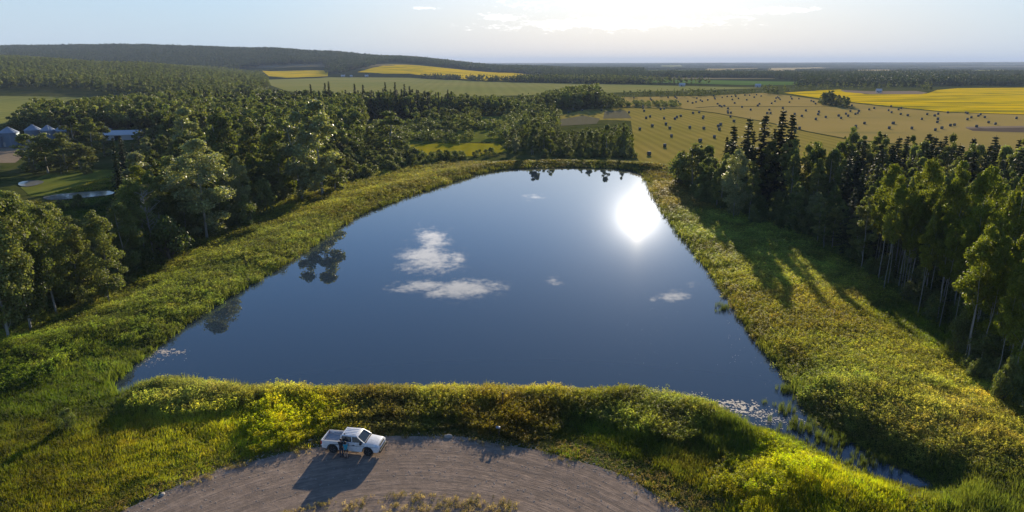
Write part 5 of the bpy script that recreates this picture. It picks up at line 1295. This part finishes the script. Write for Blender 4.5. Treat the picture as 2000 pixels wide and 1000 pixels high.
def pickup():
    xr, yr = hit(649, 884.5); xf, yf = hit(721.5, 891); wb = 3.26
    yaw = math.atan2(yf - yr, xf - xr); dirv = Vector((math.cos(yaw), math.sin(yaw), 0)); nrm = Vector((-dirv.y, dirv.x, 0))
    mid = Vector(((xr + xf) / 2, (yr + yf) / 2, 0)) + nrm * .82
    z = max(hz(xr, yr), hz(xf, yf), hz(mid.x, mid.y)) + .035
    print('TRUCK yaw', math.degrees(yaw), 'wheelbase measured', math.hypot(xf - xr, yf - yr), mid, z)
    root = empty('pickup_truck', (mid.x, mid.y, z), yaw); tag(root, 'white crew-cab pickup truck parked on the gravel bend with an empty open bed', 'pickup truck')
    XR, XF, WR = -1.63, 1.63, .40; hw = .93
    def arch(cx, R0=.49, n=10, zb=.42): return [(cx + R0 * math.cos(math.pi - math.pi * k / n), .42 + R0 * math.sin(math.pi * k / n)) for k in range(n + 1)]
    # lower body with wheel arches
    P = [(-2.62, .50)] + [(XR - .49, .42)] + arch(XR)[1:-1] + [(XR + .49, .42), (-.95, .36), (.95, .36), (XF - .49, .42)] + arch(XF)[1:-1] + [(XF + .49, .42), (2.45, .40), (2.66, .52), (2.70, .80), (2.64, .93), (-2.66, .93)]
    b = MB(); b.prism(P, -hw, hw); body = b.build('body', M['paint'], root, .035, True)
    # hood and front fenders
    b = MB(); b.add([(1.40, -.90, .925), (2.62, -.86, .925), (2.62, .86, .925), (1.40, .90, .925), (1.38, -.86, 1.20), (2.50, -.78, 1.08), (2.50, .78, 1.08), (1.38, .86, 1.20), (1.38, 0, 1.25), (2.5, 0, 1.13)],
                    [(0, 3, 2, 1), (0, 1, 5, 4), (2, 3, 7, 6), (1, 2, 6, 9, 5), (3, 0, 4, 8, 7), (4, 5, 9, 8), (8, 9, 6, 7)]); b.build('hood', M['paint'], root, .05, True)
    # cab sides up to the belt line
    b = MB(); b.add([(-.98, -.925, .92), (1.45, -.925, .92), (1.45, .925, .92), (-.98, .925, .92), (-.98, -.89, 1.24), (1.38, -.89, 1.24), (1.38, .89, 1.24), (-.98, .89, 1.24)], [(0, 3, 2, 1), (4, 5, 6, 7), (0, 1, 5, 4), (1, 2, 6, 5), (2, 3, 7, 6), (3, 0, 4, 7)]); b.build('cab', M['paint'], root, .03, True)
    # glasshouse core (dark) and painted pillars and roof
    g = [(-.95, 1.235), (.98, 1.235), (.30, 1.72), (-.80, 1.72)]
    b = MB(); b.add([(-.93, -.86, 1.235), (1.31, -.86, 1.235), (1.31, .86, 1.235), (-.93, .86, 1.235), (-.79, -.71, 1.72), (.62, -.71, 1.72), (.62, .71, 1.72), (-.79, .71, 1.72)], [(0, 3, 2, 1), (4, 5, 6, 7), (2, 3, 7, 6), (0, 1, 5, 4)]); b.build('side_window', M['glass'], root)
    b = MB(); b.add([(1.325, -.80, 1.245), (1.325, .80, 1.245), (.635, .67, 1.715), (.635, -.67, 1.715), (1.30, -.80, 1.235), (1.30, .80, 1.235), (.60, .67, 1.70), (.60, -.67, 1.70)], [(0, 1, 2, 3), (7, 6, 5, 4), (0, 3, 7, 4), (1, 5, 6, 2), (0, 4, 5, 1), (3, 2, 6, 7)]); b.build('windshield', M['glass'], root)
    b = MB(); b.add([(-.935, -.78, 1.26), (-.935, .78, 1.26), (-.80, .66, 1.69), (-.80, -.66, 1.69), (-.90, -.78, 1.26), (-.90, .78, 1.26), (-.77, .66, 1.69), (-.77, -.66, 1.69)], [(3, 2, 1, 0), (4, 5, 6, 7), (0, 4, 7, 3), (1, 2, 6, 5), (0, 1, 5, 4), (3, 7, 6, 2)]); b.build('rear_window', M['glass'], root)
    b = MB(); b.add([(-.86, -.74, 1.70), (.74, -.74, 1.70), (.74, .74, 1.70), (-.86, .74, 1.70), (-.80, -.66, 1.79), (.54, -.66, 1.80), (.54, .66, 1.80), (-.80, .66, 1.79)], [(0, 3, 2, 1), (4, 5, 6, 7), (0, 1, 5, 4), (1, 2, 6, 5), (2, 3, 7, 6), (3, 0, 4, 7)])
    for k in (-.4, -.13, .13, .4): b.box(-.7, .46, k - .03, k + .03, 1.785, 1.815)
    roof = b.build('roof', M['paint'], root, .02, True)
    b = MB(); b.box(-.62, -.5, -.58, -.5, 1.80, 1.87, (-.62, -.56, -.56, -.52)); b.build('roof_antenna', M['black'], roof)
    for s in (-1, 1):
        b = MB()
        for (x0, z0), (x1, z1), w in [((1.33, 1.235), (.64, 1.72), .05), ((.20, 1.235), (.14, 1.72), .05), ((-.88, 1.235), (-.80, 1.72), .09)]:
            ya, yb = s * .872, s * .72; b.tube([(x0, ya, z0), (x1, yb, z1)], [w, w * .8], 6)
        b.build('pillar', M['paint'], root)
        for x0, x1 in ((-.86, .17), (.21, 1.2)):
            d = MB(); d.box(x0, x1, s * .928 - .004, s * .928 + .004, .48, .9); dd = d.build('door', M['paint'], root)
            hnd = MB(); hnd.box(x0 + .06, x0 + .26, s * .925, s * .955, .95, .99) if s > 0 else hnd.box(x0 + .06, x0 + .26, -.955, -.925, .95, .99); hnd.build('handle', M['black'], dd)
        m = MB(); m.box(.98, 1.16, min(s * .93, s * 1.16), max(s * .93, s * 1.16), 1.16, 1.36); m.build('mirror', M['black'], root, .03)
        m = MB(); m.box(.95, 1.0, min(s * .86, s * .90), max(s * .86, s * .90), 1.15, 1.25); 
        h = MB(); h.add([(2.48, s * .58, .86), (2.69, s * .55, .86), (2.60, s * .92, .84), (2.28, s * .935, .86), (2.48, s * .58, 1.02), (2.62, s * .55, 1.0), (2.52, s * .90, .98), (2.28, s * .915, 1.02)], [(0, 3, 2, 1), (4, 5, 6, 7), (0, 1, 5, 4), (1, 2, 6, 5), (2, 3, 7, 6), (3, 0, 4, 7)]); h.build('headlight', M['lamp'], root)
        tl = MB(); tl.box(-2.71, -2.58, min(s * .80, s * .945), max(s * .80, s * .945), .84, 1.16); tl.build('tail_light', M['red'], root, .02)
        # bed wall
        bw = MB(); bw.box(-2.66, -1.0, min(s * .84, s * .925), max(s * .84, s * .925), .92, 1.20); bw.build('bed_wall', M['paint'], root, .02)
        rl = MB(); rl.box(-2.64, -1.02, min(s * .83, s * .93), max(s * .83, s * .93), 1.202, 1.225); rl.build('bed_rail', M['bedgrey'], root)
    b = MB(); b.box(-2.70, -2.62, -.84, .84, .72, 1.19); b.build('tailgate', M['paint'], root, .02)
    b = MB(); b.box(-2.61, -1.01, -.835, .835, .925, .945)
    for k in range(11): b.box(-2.6, -1.02, -.78 + k * .15, -.72 + k * .15, .945, .96)
    b.box(-2.1, -1.2, -.83, -.60, .95, 1.06); b.box(-2.1, -1.2, .60, .83, .95, 1.06); b.build('bed_floor', M['bedgrey'], root)
    b = MB(); b.box(-1.06, -1.0, -.83, .83, .95, 1.2); b.build('bed_front', M['paint'], root)
    b = MB(); b.box(-2.82, -2.66, -.88, .88, .46, .66); b.build('rear_bumper', M['black'], root, .04)
    b = MB(); b.tube([(-2.8, 0, .42), (-3.02, 0, .42), (-3.02, 0, .52)], [.04, .04, .04], 6); b.lathe([(0, .52), (.05, .54), (.05, .60), (0, .63)], 8, 'z', (-3.02, 0, 0)); b.build('tow_hitch', M['black'], root)
    b = MB(); b.box(2.60, 2.80, -.86, .86, .40, .60, (2.60, 2.76, -.84, .84)); b.build('front_bumper', M['black'], root, .04)
    b = MB(); b.box(2.62, 2.735, -.60, .60, .62, 1.0, (2.5, 2.63, -.56, .56)); gr = b.build('grille', M['black'], root, .02)
    b = MB(); b.box(2.70, 2.755, -.6, .6, .80, .85); b.build('chrome_bar', M['chrome'], gr, .01)
    b = MB(); b.box(1.36, 1.46, -.75, .75, 1.215, 1.25); b.build('cowl', M['black'], root)
    for x in (XR, XF):
        for s in (-1, 1):
            y0 = s * .80; w = .125
            t = MB(); t.lathe([(.24, -w), (.37, -w), (.40, -w * .7), (.405, 0), (.40, w * .7), (.37, w), (.24, w)], 26, 'y', (0, 0, 0)); wheel = bpy.data.objects.new('wheel', None); link(wheel, root); wheel.location = (x, y0, .405)
            t.build('tyre', M['tyre'], wheel, smooth=True)
            r = MB(); r.lathe([(.245, -w * .9), (.245, w * .9)], 26, 'y'); r.lathe([(.25, s * w * .75), (.06, s * w * .55), (0, s * w * .6)], 20, 'y') if False else None
            for k in range(6):
                a = k * math.pi / 3; r.tube([(0, s * w * .72, 0), (.24 * math.cos(a), s * w * .86, .24 * math.sin(a))], [.035, .028], 5)
            r.lathe([(.23, s * w * .2), (0, s * w * .2)] if s > 0 else [(0, s * w * .2), (.23, s * w * .2)], 20, 'y'); r.lathe([(.06, s * w * .6), (.06, s * w * .9), (0, s * w * .92)], 10, 'y')
            r.build('rim', M['alloy'], wheel)
            a = MB(); a.tube([(x + .49 * math.cos(q), s * .925, .42 + .49 * math.sin(q)) for q in [math.pi * k / 12 for k in range(13)]], [.035] * 13, 5); a.build('wheel_arch_trim', M['black'], root)
    return root, yaw, mid
truck, yaw, tmid = pickup()

# ------------------------------------------------------------------ two people by the truck door
M['skin'] = simple('skin', (.42, .26, .19), .6, var=.05); M['hair'] = simple('dark_hair', (.03, .022, .018), .7); M['blackcloth'] = simple('black_cloth', (.018, .018, .022), .9, bump=.3); M['navy'] = simple('dark_trousers', (.025, .035, .06), .9, bump=.3)
M['teal'] = simple('teal_cloth', (.02, .26, .36), .85, bump=.3, var=.1); M['shorts'] = simple('dark_shorts', (.03, .03, .035), .9); M['shoe'] = simple('shoe', (.03, .03, .03), .7)
def skin_obj(name, joints, edges, mat, parent, sub=2, rootv=0):
    me = bpy.data.meshes.new(name); me.from_pydata([j[:3] for j in joints], edges, []); me.materials.append(mat)
    o = link(bpy.data.objects.new(name, me), parent); sk = o.modifiers.new('skin', 'SKIN'); me.skin_vertices.new() if not me.skin_vertices else None
    for i, j in enumerate(joints):
        r = j[3]; me.skin_vertices[0].data[i].radius = (r, r) if not isinstance(r, tuple) else r; me.skin_vertices[0].data[i].use_root = (i == rootv)
    sk.use_smooth_shade = True; sb = o.modifiers.new('sub', 'SUBSURF'); sb.levels = sub; sb.render_levels = sub
    return o
def person(name, label, loc, rz, h, shirt, legs, bare, arm_pose, shoe='shoe'):
    root = empty(name, loc, rz); tag(root, label, 'person', 'people beside the pickup'); k = h / 1.75
    def S(J): return [(x * k, y * k, z * k, r * k if not isinstance(r, tuple) else (r[0] * k, r[1] * k)) for x, y, z, r in J]
    (lsx, lsy, lsz), (lex, ley, lez), (lhx, lhy, lhz) = arm_pose[0]; (rsx, rsy, rsz), (rex, rey, rez), (rhx, rhy, rhz) = arm_pose[1]
    J = [(0, 0, .95, (.15, .10)), (0, -.01, 1.12, (.13, .095)), (0, -.01, 1.32, (.155, .105)), (0, 0, 1.45, (.07, .06)), (0, .01, 1.52, .052), (0, .03, 1.60, (.078, .09)), (0, .035, 1.68, (.075, .085)), (0, .03, 1.745, .04),
         (-.10, 0, .90, .092), (-.11, .01, .50, .055), (-.115, -.01, .28, .055), (-.11, 0, .09, .038), (-.11, .12, .04, .035),
         (.10, 0, .90, .092), (.11, .01, .50, .055), (.115, -.01, .28, .055), (.11, 0, .09, .038), (.11, .12, .04, .035),
         (lsx, lsy, lsz, .055), (lex, ley, lez, .042), (lhx, lhy, lhz, .028), (rsx, rsy, rsz, .055), (rex, rey, rez, .042), (rhx, rhy, rhz, .028)]
    E = [(0, 1), (1, 2), (2, 3), (3, 4), (4, 5), (5, 6), (6, 7), (0, 8), (8, 9), (9, 10), (10, 11), (11, 12), (0, 13), (13, 14), (14, 15), (15, 16), (16, 17), (2, 18), (18, 19), (19, 20), (2, 21), (21, 22), (22, 23)]
    # palms and fingers rooted at the wrists
    for wi, ei in ((20, 19), (23, 22)):
        w = Vector(J[wi][:3]); d = (w - Vector(J[ei][:3])).normalized(); sd = d.cross(Vector((0, 0, 1))); sd = sd.normalized() if sd.length > .1 else Vector((1, 0, 0)); up = sd.cross(d)
        pi = len(J); p = w + d * .06; J.append((*p, (.035, .016))); E.append((wi, pi))
        for f in range(4):
            b = p + sd * (f - 1.5) * .018 + d * .035; t = b + d * (.06 - .008 * abs(f - 1.3)) - up * .02; J.append((*b, .009)); J.append((*t, .007)); E += [(pi, len(J) - 2), (len(J) - 2, len(J) - 1)]
        t = w + d * .07 + sd * .055; J.append((*t, .01)); E.append((pi, len(J) - 1))
    skin_obj('body', S(J), E, M['skin'], root)
    sh = [(0, 0, .80, (.17, .135)), (0, -.01, 1.12, (.155, .12)), (0, -.01, 1.33, (.17, .125)), (0, 0, 1.44, (.085, .08)), (lsx, lsy, lsz, .075), ((lsx + lex) / 2, (lsy + ley) / 2, (lsz + lez) / 2, .066), (rsx, rsy, rsz, .075), ((rsx + rex) / 2, (rsy + rey) / 2, (rsz + rez) / 2, .066)]
    se = [(0, 1), (1, 2), (2, 3), (2, 4), (4, 5), (2, 6), (6, 7)]
    if not bare: sh += [(lex, ley, lez, .055), (lhx, lhy, lhz, .04), (rex, rey, rez, .055), (rhx, rhy, rhz, .04)]; se += [(5, 8), (8, 9), (7, 10), (10, 11)]
    skin_obj('shirt', S(sh), se, M[shirt], root)
    tj = [(0, 0, .96, (.155, .115)), (-.10, 0, .86, .108), (.10, 0, .86, .108), (-.11, .01, .62 if bare else .50, .085 if bare else .075), (.11, .01, .62 if bare else .50, .085 if bare else .075)]; te = [(0, 1), (0, 2), (1, 3), (2, 4)]
    if not bare: tj += [(-.115, -.01, .12, .062), (.115, -.01, .12, .062)]; te += [(3, 5), (4, 6)]
    skin_obj('shorts' if bare else 'trousers', S(tj), te, M[legs], root)
    skin_obj('hair', S([(0, -.02, 1.56, (.088, .075)), (0, -.012, 1.68, (.098, .105)), (0, -.01, 1.76, .07)] + ([(0, -.05, 1.48, .045)] if bare else [])), [(0, 1), (1, 2)] + ([(0, 3)] if bare else []), M['hair'], root)
    for s in (-1, 1):
        b = MB(); b.box(s * .11 - .045, s * .11 + .045, -.07, .19, 0, .09, (s * .11 - .035, s * .11 + .035, -.06, .10)); o = b.build('shoe', M[shoe], root, .02, True); o.scale = (k, k, k)
    f = MB()
    f.box(-.012, .012, .105, .135, 1.585, 1.63, (-.006, .006, .105, .12)); o = f.build('nose', M['skin'], root, .004); o.scale = (k, k, k)
    for s in (-1, 1):
        f = MB(); f.lathe([(.012, 0), (.010, .006), (0, .008)], 8, 'y', (s * .032, .108, 1.64)); o = f.build('eye', M['black'], root); o.scale = (k, k, k)
        f = MB(); f.box(s * .082 - .008, s * .082 + .008, .0, .035, 1.60, 1.66); o = f.build('ear', M['skin'], root, .006); o.scale = (k, k, k)
    f = MB(); f.box(-.025, .025, .104, .112, 1.55, 1.558); o = f.build('mouth', M['hair'], root); o.scale = (k, k, k)
fwd = Vector((math.cos(yaw), math.sin(yaw), 0)); side = Vector((-fwd.y, fwd.x, 0))
def beside(dx, dy): p = tmid + fwd * dx + side * dy; return (p.x, p.y, hz(p.x, p.y) + .035)
POSE_A = [((-.20, 0, 1.39), (-.24, .16, 1.22), (-.10, .36, 1.28)), ((.20, 0, 1.39), (.27, .14, 1.20), (.18, .38, 1.26))]
POSE_B = [((-.18, 0, 1.38), (-.27, .05, 1.13), (-.20, .24, 1.05)), ((.18, 0, 1.38), (.26, .16, 1.22), (.16, .36, 1.30))]
person('person', 'person in black top and dark trousers leaning at the rear door of the white pickup', beside(-.62, -1.36), yaw, 1.82, 'blackcloth', 'navy', False, POSE_A)
person('person', 'bare-legged person in a long teal shirt standing at the pickup beside the person in black', beside(-.14, -1.48), yaw + .1, 1.66, 'teal', 'shorts', True, POSE_B)

# ------------------------------------------------------------------ posts in the weeds
M['post'] = simple('dark_post', (.05, .045, .04), .9); M['postcap'] = simple('grey_cap', (.28, .28, .30), .5)
def post(px, foot, top, label, cap):
    x, y = hit(px, foot); z = hz(x, y); h = top_z(px, top, x, y) - z; root = empty('marker_post', (x, y, z)); tag(root, label, 'post')
    b = MB(); b.tube([(0, 0, -.3), (0, 0, h)], [.06, .055], 10); b.build('pole', M['post'], root)
    if cap: b = MB(); b.lathe([(.12, h - .02), (.13, h + .05), (.10, h + .12), (0, h + .14)], 12); b.add([(-.3, -.1, h + .02), (.1, -.1, h + .02), (.1, .12, h + .1), (-.3, .12, h + .12), (-.3, -.1, h + .05), (.1, -.1, h + .05), (.1, .12, h + .13), (-.3, .12, h + .15)], [(0, 3, 2, 1), (4, 5, 6, 7), (0, 1, 5, 4), (1, 2, 6, 5), (2, 3, 7, 6), (3, 0, 4, 7)]); b.build('cap', M['postcap'], root)
    else: b = MB(); b.lathe([(.10, h - .02), (.08, h + .05), (0, h + .06)], 10); b.build('cap', M['post'], root)
post(975, 853, 836, 'dark post with a pale grey cap at the foot of the weedy bank', True)
post(982, 800, 768, 'thin dark post sticking out near the crest of the weedy bank', False)

# ------------------------------------------------------------------ haze
M['haze'] = new_mat('haze'); _h = NT(M['haze']); _v = _h.n('ShaderNodeVolumePrincipled'); _v.inputs['Density'].default_value = 7e-5; _v.inputs['Color'].default_value = (.58, .72, 1, 1); _v.inputs['Anisotropy'].default_value = 0.0
_o = _h.n('ShaderNodeOutputMaterial'); _h.l(_v.outputs[0], _o.inputs['Volume'])
b = MB(); b.box(-36000, 36000, -400, 31000, -12, 190); hz_o = b.build('haze', M['haze']); tag(hz_o, kind='stuff')
